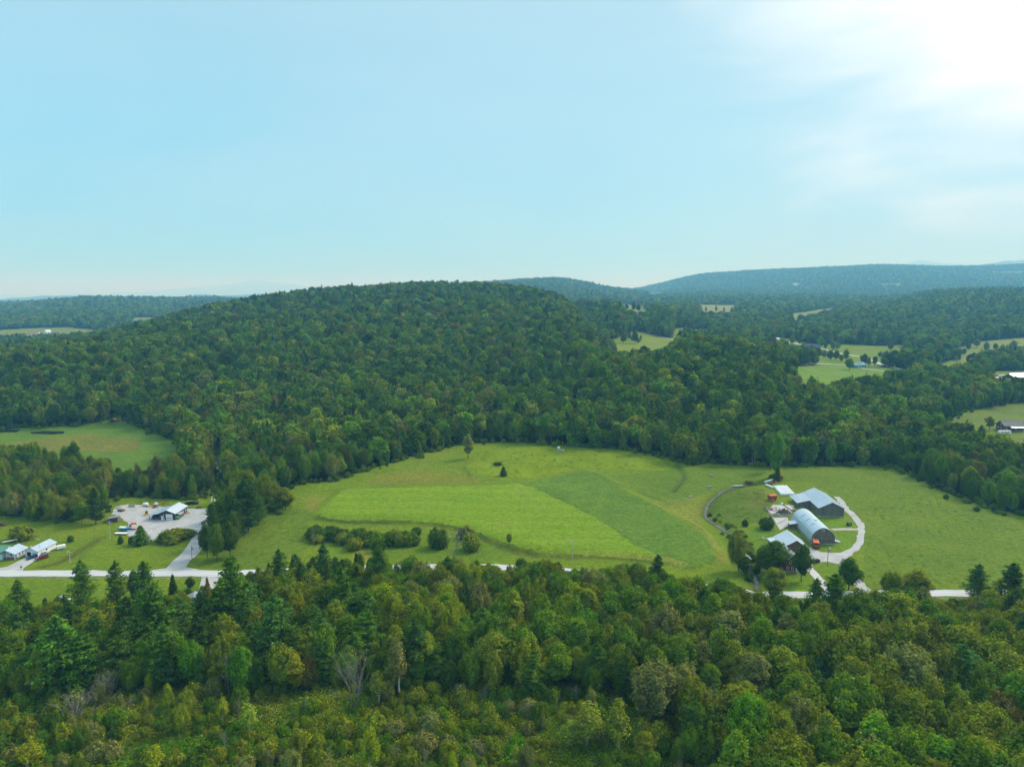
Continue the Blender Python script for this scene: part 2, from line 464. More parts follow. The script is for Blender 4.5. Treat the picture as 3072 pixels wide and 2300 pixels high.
def sheet(name, pg, m, off, step=2.5, kind='structure', rag=0.0, up=0.0):
    """a thin layer lying on the land inside the outline pg"""
    pts = []
    n = len(pg)
    for i in range(n):
        a, b = pg[i], pg[(i + 1) % n]; L = math.hypot(b[0]-a[0], b[1]-a[1]); k = max(1, int(L / step))
        for j in range(k):
            pts.append((a[0] + (b[0]-a[0]) * j / k + random.uniform(-rag, rag), a[1] + (b[1]-a[1]) * j / k + random.uniform(-rag, rag)))
    nb = len(pts)
    P_ = np.array(pts); x0, y0 = P_.min(0); x1, y1 = P_.max(0)
    gx, gy = np.meshgrid(np.arange(x0, x1, step), np.arange(y0, y1, step)); gx = gx.ravel(); gy = gy.ravel()
    ok = inside(gx, gy, pts)
    ok &= seg_dist(gx, gy, pts + pts[:1]) > step * .4
    allp = [Vector(p) for p in pts] + [Vector((a, b)) for a, b in zip(gx[ok], gy[ok])]
    r = geometry.delaunay_2d_cdt(allp, [(i, (i+1) % nb) for i in range(nb)], [tuple(range(nb))], 1, 1e-4)
    V = np.array([(p.x, p.y) for p in r[0]]); Z = HT(V[:, 0], V[:, 1]) + off
    if up:
        d = np.clip(seg_dist(V[:, 0], V[:, 1], pts + pts[:1]) / 4, 0, 1); Z = Z + up * d * (.7 + .6 * vnoise(V[:, 0], V[:, 1], 4))
    me = mesh_np(name, np.column_stack([V, Z]), [tuple(f) for f in r[2]], [m], True)
    return tag(link(name, me), kind=kind)
def ribbon(name, pts, width, m, off, kind='structure', step=2.0, rag=0.0):
    L = smooth_line(pts, step); V, F = [], []
    n = len(L)
    for i, p in enumerate(L):
        a = Vector(L[min(i+1, n-1)]) - Vector(L[max(i-1, 0)]); a.normalize(); q = Vector((-a.y, a.x))
        w = width[0] + (width[1] - width[0]) * i / (n-1) if isinstance(width, tuple) else width
        for k in range(5):
            s = (k / 4 - .5) * w
            if k in (0, 4): s += random.uniform(-rag, rag)
            V.append((p[0] + q.x * s, p[1] + q.y * s))
    V = np.array(V); Z = HT(V[:, 0], V[:, 1]) + off
    for i in range(n - 1):
        for k in range(4):
            F.append((i*5+k, i*5+k+1, (i+1)*5+k+1, (i+1)*5+k))
    me = mesh_np(name, np.column_stack([V, Z]), np.array(F)[:, ::-1], [m], True)
    return tag(link(name, me), kind=kind)

# ------------------------------------------------------------------ lines and outlines of the valley
ROAD = poly((-900,1714),(-300,1718),(0,1720),(300,1720),(640,1720),(900,1711),(1190,1702),(1451,1701),(1640,1709),(1850,1729),(2015,1748),(2198,1771),(2372,1784),(2660,1781),(2853,1779),(3072,1778),(3700,1772))
STREAM = poly((2325,1440),(2262,1450),(2222,1456),(2180,1466),(2150,1484),(2128,1505),(2118,1528),(2117,1548),(2140,1566),(2175,1588),(2200,1602),(2225,1640),(2250,1690),(2268,1740),(2275,1800))
FIELD_ALL = poly((942,1543),(975,1512),(1016,1478),(1028,1467),(1207,1461),(1410,1457),(1553,1449),(1620,1436),(1756,1409),(1812,1427),(1932,1496),(2032,1549),(2115,1592),(2161,1649),(2165,1675),(2082,1706),(1975,1681),(1832,1667),(1614,1657),(1532,1636),(1410,1588),(1308,1567),(1166,1561),(1044,1562),(955,1551))
BANKS.append((FIELD_ALL, 1.7, 9.0))
CARVE.append((STREAM, .9, 3.0))
CARVE.append((poly((2030,1395),(2047,1418),(2052,1435),(2040,1455),(2022,1475)), .5, 2.0))

OPEN = poly((-700,1560),(0,1548),(80,1548),(150,1562),(250,1560),(310,1530),(335,1492),(420,1490),(600,1496),(626,1470),(636,1400),(640,1330),(672,1330),(682,1400),(684,1470),(694,1520),(700,1560),(830,1530),(830,1478),(900,1452),(1000,1440),(1100,1410),(1200,1380),(1300,1350),(1380,1332),(1500,1326),(1600,1328),(1700,1338),(1800,1342),(1900,1352),(2000,1372),(2060,1392),(2150,1388),(2250,1398),(2330,1400),(2450,1397),(2600,1397),(2680,1402),(2750,1432),(2830,1472),(2900,1502),(2990,1527),(3072,1548),(3700,1575)) + [(ROAD[-1][0], ROAD[-1][1] - 6)] + [(p[0], p[1] - 7) for p in ROAD[::-1]]
LEFT_LAWN = poly((-500,1724),(690,1724),(690,1765),(560,1770),(480,1795),(330,1800),(300,1830),(60,1850),(-500,1850))
def away(v, d=None): return v
LEFT_MEADOW = poly((-300,1305),(0,1286),(240,1277),(330,1256),(400,1272),(460,1298),(545,1330),(550,1392),(500,1440),(440,1450),(400,1480),(350,1470),(320,1425),(230,1405),(110,1392),(0,1388),(-300,1392))
HOUSE_FIELD = poly((2790,1300),(2905,1228),(3072,1206),(3700,1190),(3700,1420),(3072,1385),(2985,1372),(2905,1350))
CLEAR = [OPEN, LEFT_LAWN, LEFT_MEADOW, HOUSE_FIELD,
    poly((2380,1098),(2490,1088),(2600,1096),(2760,1116),(2740,1150),(2560,1182),(2480,1196),(2390,1208)),
    poly((1815,1030),(1905,993),(2040,1018),(2035,1078),(1950,1104),(1870,1108)),
    poly((2270,1006),(2440,1034),(2720,1034),(2720,1078),(2640,1100),(2480,1096),(2380,1080)),
    poly((2525,1032),(2720,1034),(2720,1078),(2535,1090)),
    poly((2020,984),(2130,986),(2130,1018),(2020,1022)),
    poly((2090,914),(2210,915),(2205,956),(2105,958)),
    poly((1820,914),(1930,914),(1965,962),(1875,968)),
    poly((2350,944),(2500,922),(2510,948),(2380,974)),
    poly((2850,1046),(2950,1024),(3130,1008),(3130,1066),(2890,1090)),
    poly((2790,1110),(2850,1080),(2915,1080),(2905,1138),(2825,1152)),
    poly((2965,1114),(3300,1108),(3300,1182),(2980,1186)),
    poly((-200,1005),(0,990),(90,984),(300,990),(300,1014),(130,1030),(-200,1050)),
    poly((395,953),(475,951),(475,978),(395,980)),
    poly((2640,850),(2705,850),(2705,862),(2640,862)), poly((2975,814),(3070,814),(3070,824),(2975,824)),
    poly((1945,880),(1990,877),(1990,894),(1945,894)), poly((2375,848),(2402,848),(2402,860),(2375,860))]

# ------------------------------------------------------------------ the ground: one sheet to the horizon
ys = np.concatenate([[-900, -500, -250, -100, 0, 40], np.arange(70, 235, 2.2), np.arange(235, 560, 1.25), 560 * 1.0125 ** np.arange(0, 330)])
ys = np.concatenate([ys[ys < 31000], [33000, 38000, 45000, 53000, 62000]])
ts = np.concatenate([np.linspace(-1.32, -.83, 26)[:-1], np.arange(-.83, .8301, .0034), np.linspace(.83, 1.32, 26)[1:]])
YY, TT_ = np.meshgrid(ys, ts, indexing='ij')
XX = TT_ * np.maximum(YY, 150.0)
gx, gy = XX.ravel(), YY.ravel()
gz = HT(gx, gy)
nc = len(ts)
ii, jj = np.meshgrid(np.arange(len(ys) - 1), np.arange(nc - 1), indexing='ij')
a = (ii * nc + jj).ravel()
GF = np.column_stack([a, a + 1, a + nc + 1, a + nc])
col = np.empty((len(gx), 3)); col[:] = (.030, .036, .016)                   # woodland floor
def paint(pg, c, amt=1.0, soft=0.0):
    global col
    lo = np.array(pg).min(0) - 5; hi = np.array(pg).max(0) + 5
    k = np.nonzero((gx > lo[0]) & (gx < hi[0]) & (gy > lo[1]) & (gy < hi[1]))[0]
    if not len(k): return
    wob = (vnoise(gx[k], gy[k], 7) - .5) * 5 * (soft > 0)
    ins = inside(gx[k] + wob, gy[k] + wob * .7, pg)
    k = k[ins]; col[k] = col[k] * (1 - amt) + np.array(c) * amt
def stroke(line, w, c, amt):
    line = smooth_line(line, 3)
    lo = np.array(line).min(0) - 3*w; hi = np.array(line).max(0) + 3*w
    k = np.nonzero((gx > lo[0]) & (gx < hi[0]) & (gy > lo[1]) & (gy < hi[1]))[0]
    if not len(k): return
    s = amt * np.exp(-(seg_dist(gx[k], gy[k], line) / w) ** 2)[:, None] * (.5 + vnoise(gx[k], gy[k], 4))[:, None].clip(0, 1)
    col[k] = col[k] * (1 - s) + np.array(c) * s
fg = (gy < 255)
col[fg] = (.085, .125, .022)                                                     # weedy marsh in front
MEAD, RICH, LAWN, PAST, PALE, TAN, DARKG = (.165, .258, .020), (.215, .320, .014), (.160, .255, .020), (.145, .232, .034), (.20, .255, .085), (.26, .25, .10), (.055, .10, .022)
for pg in CLEAR: paint(pg, MEAD, 1, 1)
for pg in CLEAR[9:12] + CLEAR[12:13] + CLEAR[15:]: paint(pg, (.21, .27, .10), 1, 1)
paint(CLEAR[4], (.16, .29, .05), 1); paint(CLEAR[5], (.20, .28, .06), 1); paint(CLEAR[9], (.26, .28, .14), 1)
paint(LEFT_LAWN, LAWN); paint(HOUSE_FIELD, (.15, .22, .05)); paint(LEFT_MEADOW, (.13, .24, .045))
paint(poly((0,1330),(250,1300),(420,1318),(424,1345),(360,1358),(250,1352),(0,1360)), (.20, .21, .075), .85, 1)      # hay strip inside the left meadow
paint(poly((1390,1345),(1500,1332),(1700,1340),(1850,1352),(1980,1372),(2030,1395),(1990,1412),(1900,1408),(1760,1405),(1600,1432),(1500,1440),(1420,1420)), RICH, .8, 1)
paint(poly((1130,1425),(1250,1408),(1420,1425),(1430,1450),(1240,1455),(1100,1452)), (.22, .23, .06), .7, 1)
paint(poly((2600,1398),(2680,1404),(2900,1505),(3072,1550),(3700,1580),(3700,1770),(2600,1770),(2590,1640),(2580,1500)), PAST, .95, 1)
paint(poly((2345,1402),(2620,1398),(2620,1640),(2560,1560),(2520,1500),(2440,1450),(2350,1440)), PAST, .9, 1)
paint(poly((1700,1420),(1850,1425),(2000,1410),(2160,1395),(2320,1402),(2260,1440),(2120,1480),(2000,1520),(1900,1470)), (.130, .225, .034), .9, 1)
paint(poly((2130,1500),(2200,1462),(2290,1470),(2310,1520),(2300,1560),(2190,1580),(2130,1550)), (.115, .185, .040), .9, 1)
paint(poly((2240,1480),(2310,1478),(2320,1500),(2260,1520)), (.17, .19, .07), .7, 1)
paint(poly((2080,1490),(2125,1480),(2115,1530),(2090,1560),(2150,1620),(2200,1680),(2160,1690),(2060,1560),(1960,1500)), (.22, .25, .07), .65, 1)
paint(poly((2455,1552),(2565,1560),(2570,1580),(2480,1585)), (.14, .27, .025)); paint(poly((2460,1600),(2570,1595),(2560,1640),(2520,1656),(2470,1650)), (.15, .27, .03))
paint(poly((2250,1585),(2330,1590),(2340,1640),(2260,1650)), (.14, .26, .03)); paint(poly((2365,1720),(2425,1722),(2470,1775),(2370,1775)), (.15, .28, .02)); paint(poly((2440,1690),(2510,1690),(2560,1745),(2490,1760)), (.15, .26, .03))
paint(poly((-300,1550),(250,1555),(345,1545),(390,1570),(420,1625),(470,1628),(545,1590),(590,1600),(570,1650),(500,1705),(-300,1708)), LAWN, 1)
paint(poly((190,1620),(300,1607),(330,1580),(260,1560),(120,1590)), (.20, .27, .03), .6, 1)
paint(poly((115,1585),(215,1580),(190,1600),(120,1605)), (.20, .29, .025), .7, 1)
paint(poly((950,1600),(1230,1620),(1300,1580),(1400,1600),(1500,1650),(1600,1680),(1400,1690),(1000,1660)), (.13, .23, .03), .7, 1)
paint(poly((1050,1655),(1130,1652),(1120,1680),(1040,1685)), TAN, .7, 1)
paint(poly((600,1700),(700,1560),(850,1500),(940,1545),(920,1650),(760,1712)), (.135, .22, .032), .9, 1)
paint(poly((905,1495),(960,1480),(950,1530),(915,1545)), TAN, .5, 1)
for c_ in ((.34, .82), (-.2, .3)):
    pass
stroke(poly((955,1553),(1044,1566),(1166,1568),(1308,1575),(1410,1597),(1500,1636),(1614,1663)), 2.6, (.05, .075, .02), .75)
stroke(poly((1520,1650),(1600,1668),(1832,1673),(1980,1690)), 2.0, (.07, .09, .025), .6)
stroke(poly((130,1700),(170,1690),(220,1665),(260,1640),(300,1615)), 2.2, (.09, .085, .035), .8)
stroke(poly((2030,1395),(2047,1418),(2052,1435),(2040,1455),(2022,1475)), 1.6, (.05, .09, .02), .8)
stroke(poly((1780,1420),(1850,1450),(1940,1485),(2010,1510)), 1.4, (.06, .11, .02), .6)
stroke(poly((1390,1400),(1405,1420),(1412,1440)), .9, (.06, .10, .02), .6)
stroke(STREAM, 3.5, (.06, .075, .03), .6)
stroke(poly((220,1265),(330,1275)), 3, (.13, .12, .05), .5)
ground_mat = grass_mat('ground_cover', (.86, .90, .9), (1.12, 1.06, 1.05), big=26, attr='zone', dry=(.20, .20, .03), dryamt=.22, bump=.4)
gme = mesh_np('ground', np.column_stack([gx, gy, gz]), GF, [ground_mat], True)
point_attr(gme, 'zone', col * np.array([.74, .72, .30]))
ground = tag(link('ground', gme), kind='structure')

# far blue mountains on the horizon
def mountains(name, D, pts, base):
    us = np.arange(pts[0][0], pts[-1][0] + 1, 12); v = np.interp(us, [p[0] for p in pts], [p[1] for p in pts])
    v = v + (vnoise(us, us * 0 + D, 60) - .5) * 5 + (vnoise(us, us * 0 + D, 22) - .5) * 2.5
    x = (us - CU) / FPX * D; top = np.array([zray(q, D) for q in v])
    V = []; S = [(-.16, 0), (-.1, .28), (-.05, .68), (0, 1), (.05, .7), (.12, .2), (.18, 0)]
    for s, k in S:
        V.append(np.column_stack([x * (1 + s), np.full_like(x, D * (1 + s)) + vnoise(us, us*0 + s * 99, 40) * D * .01, base + (top - base) * k * (1 if k in (0, 1) else 1) + (vnoise(us + 7, us*0 + s * 50, 30) - .5) * 60 * (.25 < k < 1)]))
    V = np.concatenate(V); n = len(us)
    F = [(r*n+i, r*n+i+1, (r+1)*n+i+1, (r+1)*n+i) for r in range(len(S)-1) for i in range(n-1)]
    me = mesh_np(name, V, F, [M['farwood']], True)
    return tag(link(name, me), kind='structure')
M['farwood'] = mat('far_woodland', (.045, .07, .04), .95, scale=.004, col2=(.07, .09, .05))
mountains('mountains', 44000, [(-900,900),(-200,890),(60,884),(180,884),(300,880),(430,876),(480,872),(560,866),(640,856),(700,850),(745,842),(775,838),(800,843),(880,852),(960,868),(1080,884),(1250,896),(1500,900)], -5)
mountains('mountains', 24000, [(1700,900),(1780,874),(1850,862),(1930,872),(2050,890),(2500,836),(2600,814),(2690,794),(2745,783),(2800,788),(2900,794),(2960,788),(3060,782),(3300,780),(3900,784)], -5)
mountains('mountains', 12000, [(-900,905),(0,896),(170,886),(260,884),(300,892),(420,895),(520,890),(620,884),(720,886),(800,882),(880,886),(960,894),(1200,905),(1700,876),(1800,866),(2000,884),(2600,850),(2860,808),(2950,790),(3072,776),(3400,752),(3900,770)], -5)

# ------------------------------------------------------------------ roads, yards, fields, water
M['mown'] = grass_mat('mown_hay', (.130, .226, .007), (.158, .244, .009), big=30, fine=.9, lines=[(math.radians(3), 12.0, .10), (math.radians(-2), 2.8, .09)], bump=.35, dry=(.26, .27, .06), dryamt=.4)
M['clover'] = grass_mat('green_crop', (.078, .150, .013), (.104, .178, .016), big=18, fine=1.2, bump=.7, dry=(.15, .25, .03), dryamt=.5)
M['headland'] = grass_mat('dry_headland', (.16, .20, .02), (.19, .21, .03), big=9, bump=.5)
sheet('mown_field', poly((945,1542),(977,1512),(1018,1479),(1030,1468),(1207,1462),(1410,1458),(1553,1450),(1600,1462),(1700,1510),(1799,1559),(1850,1596),(1899,1632),(1975,1665),(2040,1690),(1975,1679),(1832,1665),(1614,1655),(1532,1634),(1410,1587),(1308,1566),(1166,1560),(1044,1561),(957,1550)), M['mown'], .07, rag=.8)
sheet('crop_field', poly((1602,1461),(1570,1452),(1640,1436),(1756,1411),(1812,1430),(1860,1462),(1932,1500),(2032,1556),(2110,1602),(2145,1650),(2150,1678),(2082,1706),(2044,1690),(1977,1664),(1901,1631),(1852,1595),(1801,1558),(1702,1509)), M['clover'], .09, rag=.9)
ribbon('field_headland', poly((1640,1656),(1800,1664),(1900,1668),(1985,1678),(2040,1690),(2058,1698)), (1.2, 4.5), M['headland'], .11, rag=.6)
ribbon('field_headland', poly((1935,1500),(1985,1521),(2040,1548),(2100,1580),(2140,1622),(2165,1665)), (2.0, 3.0), M['headland'], .13, rag=.8)
ribbon('road', ROAD, 5.7, M['asphalt'], .14, step=4, rag=.35)
ribbon('road_verge', [(p[0], p[1] - 4.1) for p in ROAD], 2.6, grass_mat('verge_grass', (.10, .16, .03), (.17, .21, .05), big=5), .05, rag=.7, step=3)
ribbon('driveway', poly((522,1716),(524,1708),(540,1688),(576,1653),(594,1622),(606,1596),(618,1565),(630,1540)), (7.5, 5.8), M['gravel'], .12, rag=.2)
sheet('driveway', poly((455,1710),(500,1704),(528,1688),(548,1683),(556,1700),(600,1709),(640,1711),(640,1716),(455,1716)), M['gravel'], .10)
sheet('gravel_yard', poly((337,1541),(348,1519),(384,1513),(453,1517),(565,1525),(623,1525),(640,1520),(644,1533),(630,1562),(618,1600),(600,1601),(580,1586),(543,1584),(500,1600),(480,1612),(470,1623),(425,1621),(380,1605),(385,1568),(362,1553)), M['gravel'], .07, rag=.5)
sheet('driveway', poly((78,1671),(122,1669),(100,1685),(72,1703),(68,1712),(-60,1714),(-40,1708),(20,1700),(50,1685)), M['gravel'], .08)
ribbon('driveway', poly((632,1728),(630,1738),(626,1752),(612,1772),(590,1790)), (7.0, 4.5), M['gravel'], .09, rag=.2)
ribbon('farm_track', [(p[0] - .9, p[1]) for p in poly((640,1518),(640,1495),(652,1456),(658,1418),(652,1385),(650,1345))], .7, M['track'], .08, rag=.15)
ribbon('farm_track', [(p[0] + .9, p[1]) for p in poly((640,1518),(640,1495),(652,1456),(658,1418),(652,1385),(650,1345))], .7, M['track'], .08, rag=.15)
sheet('farmyard', poly((2428,1640),(2462,1656),(2500,1658),(2553,1656),(2560,1664),(2530,1680),(2517,1692),(2480,1684),(2441,1688),(2430,1710),(2412,1712),(2418,1690)), M['gravel'], .08, rag=.3)
ribbon('farm_drive', poly((2500,1668),(2540,1660),(2568,1640),(2583,1610),(2584,1585),(2570,1556),(2548,1534),(2530,1516),(2512,1490)), 3.3, M['gravel'], .11, rag=.6)
ribbon('farm_drive', poly((2575,1588),(2529,1587),(2496,1589)), 3.0, M['track'], .10, rag=.3)
ribbon('farm_drive', poly((2422,1700),(2440,1718),(2462,1743),(2482,1770),(2490,1784)), 3.4, M['asphalt'], .115, rag=.2)
ribbon('farm_drive', poly((2520,1680),(2548,1708),(2575,1748),(2600,1772),(2612,1780)), 4.0, M['gravel'], .12, rag=.3)
sheet('concrete_pad', poly((2320,1514),(2383,1515),(2374,1545),(2311,1545),(2301,1528)), M['concrete'], .10)
sheet('concrete_pad', poly((2316,1553),(2362,1552),(2368,1574),(2340,1590),(2330,1574)), M['concrete'], .12)
ribbon('stream', STREAM[1:], (1.0, 1.7), M['water'], .25, rag=.5)
sheet('pond', poly((90,1296),(130,1292),(195,1294),(190,1300),(150,1303),(95,1301)), M['pond'], .05)
sheet('pond', poly((-60,1293),(20,1287),(62,1289),(50,1296),(-60,1298)), M['pond'], .05)
ribbon('dirt_track', poly((1925,998),(1980,1010),(2040,1023)), 7, M['track'], .3)
ribbon('country_road', poly((2040,985),(2075,988),(2110,994),(2200,1000),(2320,1012),(2345,1022),(2400,1034),(2480,1050),(2525,1062),(2600,1075),(2640,1092),(2700,1108)), 7.5, M['asphalt'], .5)
ribbon('country_lane', poly((2395,1094),(2440,1092),(2500,1094),(2560,1100),(2600,1108),(2660,1115)), 5, M['gravel'], .4)
sheet('gravel_yard', poly((2985,1126),(3050,1122),(3090,1128),(3080,1148),(2990,1146)), M['concrete'], .3)

# the air
def haze_box():
    mb = MB().box(-88000, 88000, -2500, 66000, min(-6.5, float(gz.min()) - 1.2), 1420)
    m = bpy.data.materials.new('summer_haze'); m.use_nodes = True
    N, L = nt(m); N.remove(N['Principled BSDF'])
    v = N.new('ShaderNodeVolumePrincipled'); v.inputs['Color'].default_value = (.22, .62, 1, 1); v.inputs['Absorption Color'].default_value = (1, 1, 1, 1)
    v.inputs['Density'].default_value = HAZE; v.inputs['Anisotropy'].default_value = .1
    L.new(v.outputs[0], N['Material Output'].inputs['Volume'])
    return tag(mb.build('haze', m), kind='stuff')
HAZE = 1.35e-4
haze_box()

# ------------------------------------------------------------------ buildings
def place(name, xy, yaw=0.0, label=None, cat=None, group=None, dz=0.0):
    return empty(name, (xy[0], xy[1], H1(*xy) + dz), yaw, label, cat, group)
def slab(mb, a, b, t, y0, y1, axis='y'):
    """a roof slope from a to b (pairs), t thick"""
    (x0, z0), (x1, z1) = a, b
    mb.prism([(x0, z0), (x1, z1), (x1, z1 + t), (x0, z0 + t)], y0, y1, axis)
def roof_part(root, slopes, y0, y1, m, name='roof', rib=.9, t=.12, axis='y'):
    mb = MB()
    for a, b in slopes:
        slab(mb, a, b, t, y0, y1, axis)
        if rib:
            y = y0 + rib
            while y < y1 - .2:
                (xa, za), (xb, zb) = a, b
                mb.prism([(xa, za + t + .002), (xb, zb + t + .002), (xb, zb + t + .05), (xa, za + t + .05)], y, y + .06, axis); y += rib
    # meeting slopes are closed by a ridge cap
    if len(slopes) > 1:
        (px_, pz_) = slopes[0][1]
        mb.prism([(px_ - .25, pz_ + t - .05), (px_ + .25, pz_ + t - .05), (px_, pz_ + t + .09)], y0 - .02, y1 + .02, axis)
    return mb.build(name, m, root)
def gable(root, w, L, eave, rise, wm, rm, over=.45, ridge='y', peak=None, eave2=None, base=.25, rib=.9):
    e2 = eave if eave2 is None else eave2; pk = w / 2 if peak is None else peak; top = eave + rise
    prof = [(0, 0), (w, 0), (w, e2), (pk, top), (0, eave)]
    MB().prism(prof, 0, L, ridge).build('wall', wm, root)
    sl, sr = rise / pk, (top - e2) / (w - pk)
    roof_part(root, [((-over, eave - over * sl + .02), (pk, top + .02)), ((w + over, e2 - over * sr + .02), (pk, top + .02))], -over, L + over, rm, rib=rib, axis=ridge)
    if base:
        f = MB()
        if ridge == 'y': f.box(-.06, w + .06, -.06, L + .06, -.8, base)
        else: f.box(-.06, L + .06, -.06, w + .06, -.8, base)
        f.build('foundation', M['concrete'], root)
def on_face(face, w, L):
    """maps (along, out, up) on a wall to the building's own axes"""
    return {'front': lambda a, o, z: (a, -o, z), 'back': lambda a, o, z: (w - a, L + o, z), 'right': lambda a, o, z: (w + o, a, z), 'left': lambda a, o, z: (-o, L - a, z)}[face]
def panel(mb, f, a0, a1, z0, z1, o0, o1):
    c = [f(a, o, z) for a in (a0, a1) for o in (o0, o1) for z in (z0, z1)]
    xs, ys_, zs = zip(*c); mb.box(min(xs), max(xs), min(ys_), max(ys_), min(zs), max(zs)); return mb
def window(root, f, a, z, w, h, frame='white', fw=.13, bars=True):
    mb = MB()
    for q in ((a, a + fw, z, z + h), (a + w - fw, a + w, z, z + h), (a + fw, a + w - fw, z, z + fw), (a + fw, a + w - fw, z + h - fw, z + h)): panel(mb, f, *q, .005, .10)
    if bars: panel(mb, f, a + fw, a + w - fw, z + h / 2 - .04, z + h / 2 + .04, .035, .08)
    o = mb.build('window', M[frame], root)
    panel(MB(), f, a + fw, a + w - fw, z + fw, z + h - fw, .003, .03).build('pane', M['glass'], o)
    return o
def door(root, f, a, z, w, h, m='white', name='door', handle=True):
    mb = MB(); panel(mb, f, a, a + w, z, z + h, .005, .07)
    o = mb.build(name, M[m], root)
    if handle: panel(MB(), f, a + w - .22, a + w - .12, z + h * .45, z + h * .5, .072, .13).build('handle', M['black'], o)
    return o
def opening(root, f, a, z, w, h, name='doorway'):
    return panel(MB(), f, a, a + w, z, z + h, .004, .012).build(name, M['dark'], root)
def garage_door(root, f, a, z, w, h, wins=4, winrow=2, glass='dark'):
    mb = MB()
    for i in range(4): panel(mb, f, a, a + w, z + i * h / 4 + .03, z + (i + 1) * h / 4 - .03, .01, .08)
    panel(mb, f, a, a + w, z, z + h, .004, .05)
    o = mb.build('garage_door', M['white'], root)
    for i in range(wins):
        p0 = a + w * (.08 + .84 * i / wins); panel(MB(), f, p0, p0 + w * .84 / wins * .72, z + winrow * h / 4 + .22, z + winrow * h / 4 + .5, .082, .10).build('pane', M['glass'], o)
    return o
def boards(root, f, a0, a1, ztop, m, z0=.25, step=.34, gap=.03):
    """weathered upright boards, each a little proud; ztop(a) gives the wall's height"""
    r = random.Random(7); mb = MB(); a = a0
    while a < a1 - .05:
        b = min(a + step * r.uniform(.8, 1.2), a1); panel(mb, f, a + gap / 2, b - gap / 2, z0 + r.uniform(0, .08), max(z0 + .3, min(ztop(a), ztop(b)) - r.uniform(.05, .15)), .003, .03 + r.uniform(0, .035)); a = b
    return tag(mb.build('board', m, root), kind='stuff')

# --- the dark workshop with its lean-to, left
w_, L_ = 8.1, 12.5
t = place('workshop', (-175.5, 328.3), 0.0, 'dark grey workshop with pale metal roof and white garage door on the gravel yard', 'workshop')
gable(t, w_, L_, 3.5, 1.65, M['darkwall'], M['roofw'])
fr, rg = on_face('front', w_, L_), on_face('right', w_, L_)
garage_door(t, fr, 3.5, .15, 3.3, 2.95, 3, 1); door(t, fr, 1.1, .2, .95, 2.1)
panel(MB(), fr, 2.35, 2.5, .2, 3.3, .01, .1).build('downpipe', M['white'], t)
window(t, rg, 7.6, 1.3, .95, 1.35); window(t, rg, 10.4, 1.3, .8, 1.2)
for s_, (x0, z0_, x1, z1_) in enumerate(((0, 0, 4.0, 1.6), (8.1, 0, 4.1, 1.6))): pass
roof_part(t, [((-5.0, 2.45), (-.02, 3.42))], -.5, L_ + .2, M['roof'], 'lean_to_roof')
MB().box(-4.6, -.05, L_ - .12, L_, 0, 2.55).build('back_wall', M['darkwall'], t)
MB().box(-4.7, -4.58, 5, L_, 0, 2.45).build('side_wall', M['darkwall'], t)
for y in (0, 3.2): MB().box(-4.72, -4.55, y, y + .17, -.3, 2.46).build('post', M['plank'], t)
roof_part(t, [((8.12, 2.9), (10.2, 2.35))], 1.2, 5.2, M['roofdull'], 'porch_roof')
for y in (1.4, 4.9): MB().box(10.0, 10.12, y, y + .12, -.2, 2.36).build('post', M['plank'], t)
# --- green roofed house at the left edge
t = place('house', (-229.8, 277.0), 0.0, 'pale green bungalow with green metal roof and red-railed porch beside the road', 'house')
gable(t, 8.5, 14.5, 2.9, 2.0, M['palewall'], M['roofgreen'], ridge='x')
f = on_face('front', 14.5, 8.5)
for a in (8.2, 9.9, 3.5): window(t, f, a, 1.15, .85, 1.15)
wing = MB().prism([(14.6, 0), (19.6, 0), (19.6, 2.7), (16.6, 3.9), (14.6, 3.0)], 1.6, 7.6).build('side_wing', M['white'], t)
roof_part(t, [((12.6, 2.75), (16.0, 4.25))], -.3, 7.9, M['roofw'], 'wing_roof')
roof_part(t, [((20.2, 2.5), (16.0, 4.27))], -.3, 7.9, M['roof'], 'wing_roof')
for x in (14.8, 16.2, 17.6, 19.6): MB().box(x, x + .16, -.1, .06, 0, 2.7 if x > 17 else 3.2).build('porch_post', M['white'], t)
MB().box(14.6, 19.8, -.2, 1.6, .05, .45).build('porch_floor', M['plankred'], t)
mb = MB(); mb.box(14.7, 19.7, -.18, -.1, 1.2, 1.28)
for i in range(18): mb.box(14.8 + i * .27, 14.88 + i * .27, -.17, -.11, .45, 1.2)
mb.build('porch_railing', M['redwall'], t)
f = lambda a, o, z: (a, 1.6 - o, z)
door(t, f, 15.1, .5, .95, 2.0); window(t, f, 16.6, 1.1, .9, 1.2); window(t, f, 18.2, 1.1, .9, 1.2)
for y in (2.4, 4.2, 6.0): window(t, lambda a, o, z: (19.6 + o, a, z), y, 1.0, 1.1, 1.4)
# --- long white garage
w_, L_ = 5.6, 10.6
t = place('garage', (-208.0, 280.4), -.06, 'long white garage with pale metal roof and one bay open', 'garage')
gable(t, w_, L_, 2.6, 1.35, M['whitewall'], M['roof'])
f = on_face('front', w_, L_)
opening(t, f, .75, .2, 1.75, 1.95, 'open_bay'); garage_door(t, f, 3.1, .2, 2.0, 1.95, 4, 2)
mb = MB()
for q in ((.62, .75, .2, 2.28), (2.5, 2.63, .2, 2.28), (.75, 2.5, 2.15, 2.28)): panel(mb, f, *q, .005, .09)
mb.build('bay_frame', M['white'], t)
window(t, on_face('right', w_, L_), 4.6, 1.2, .8, .7, 'black')
MB().tube([(4.9, 2.2, 3.0), (4.9, 2.2, 4.6)], .06).build('vent_pipe', M['metal'], t)
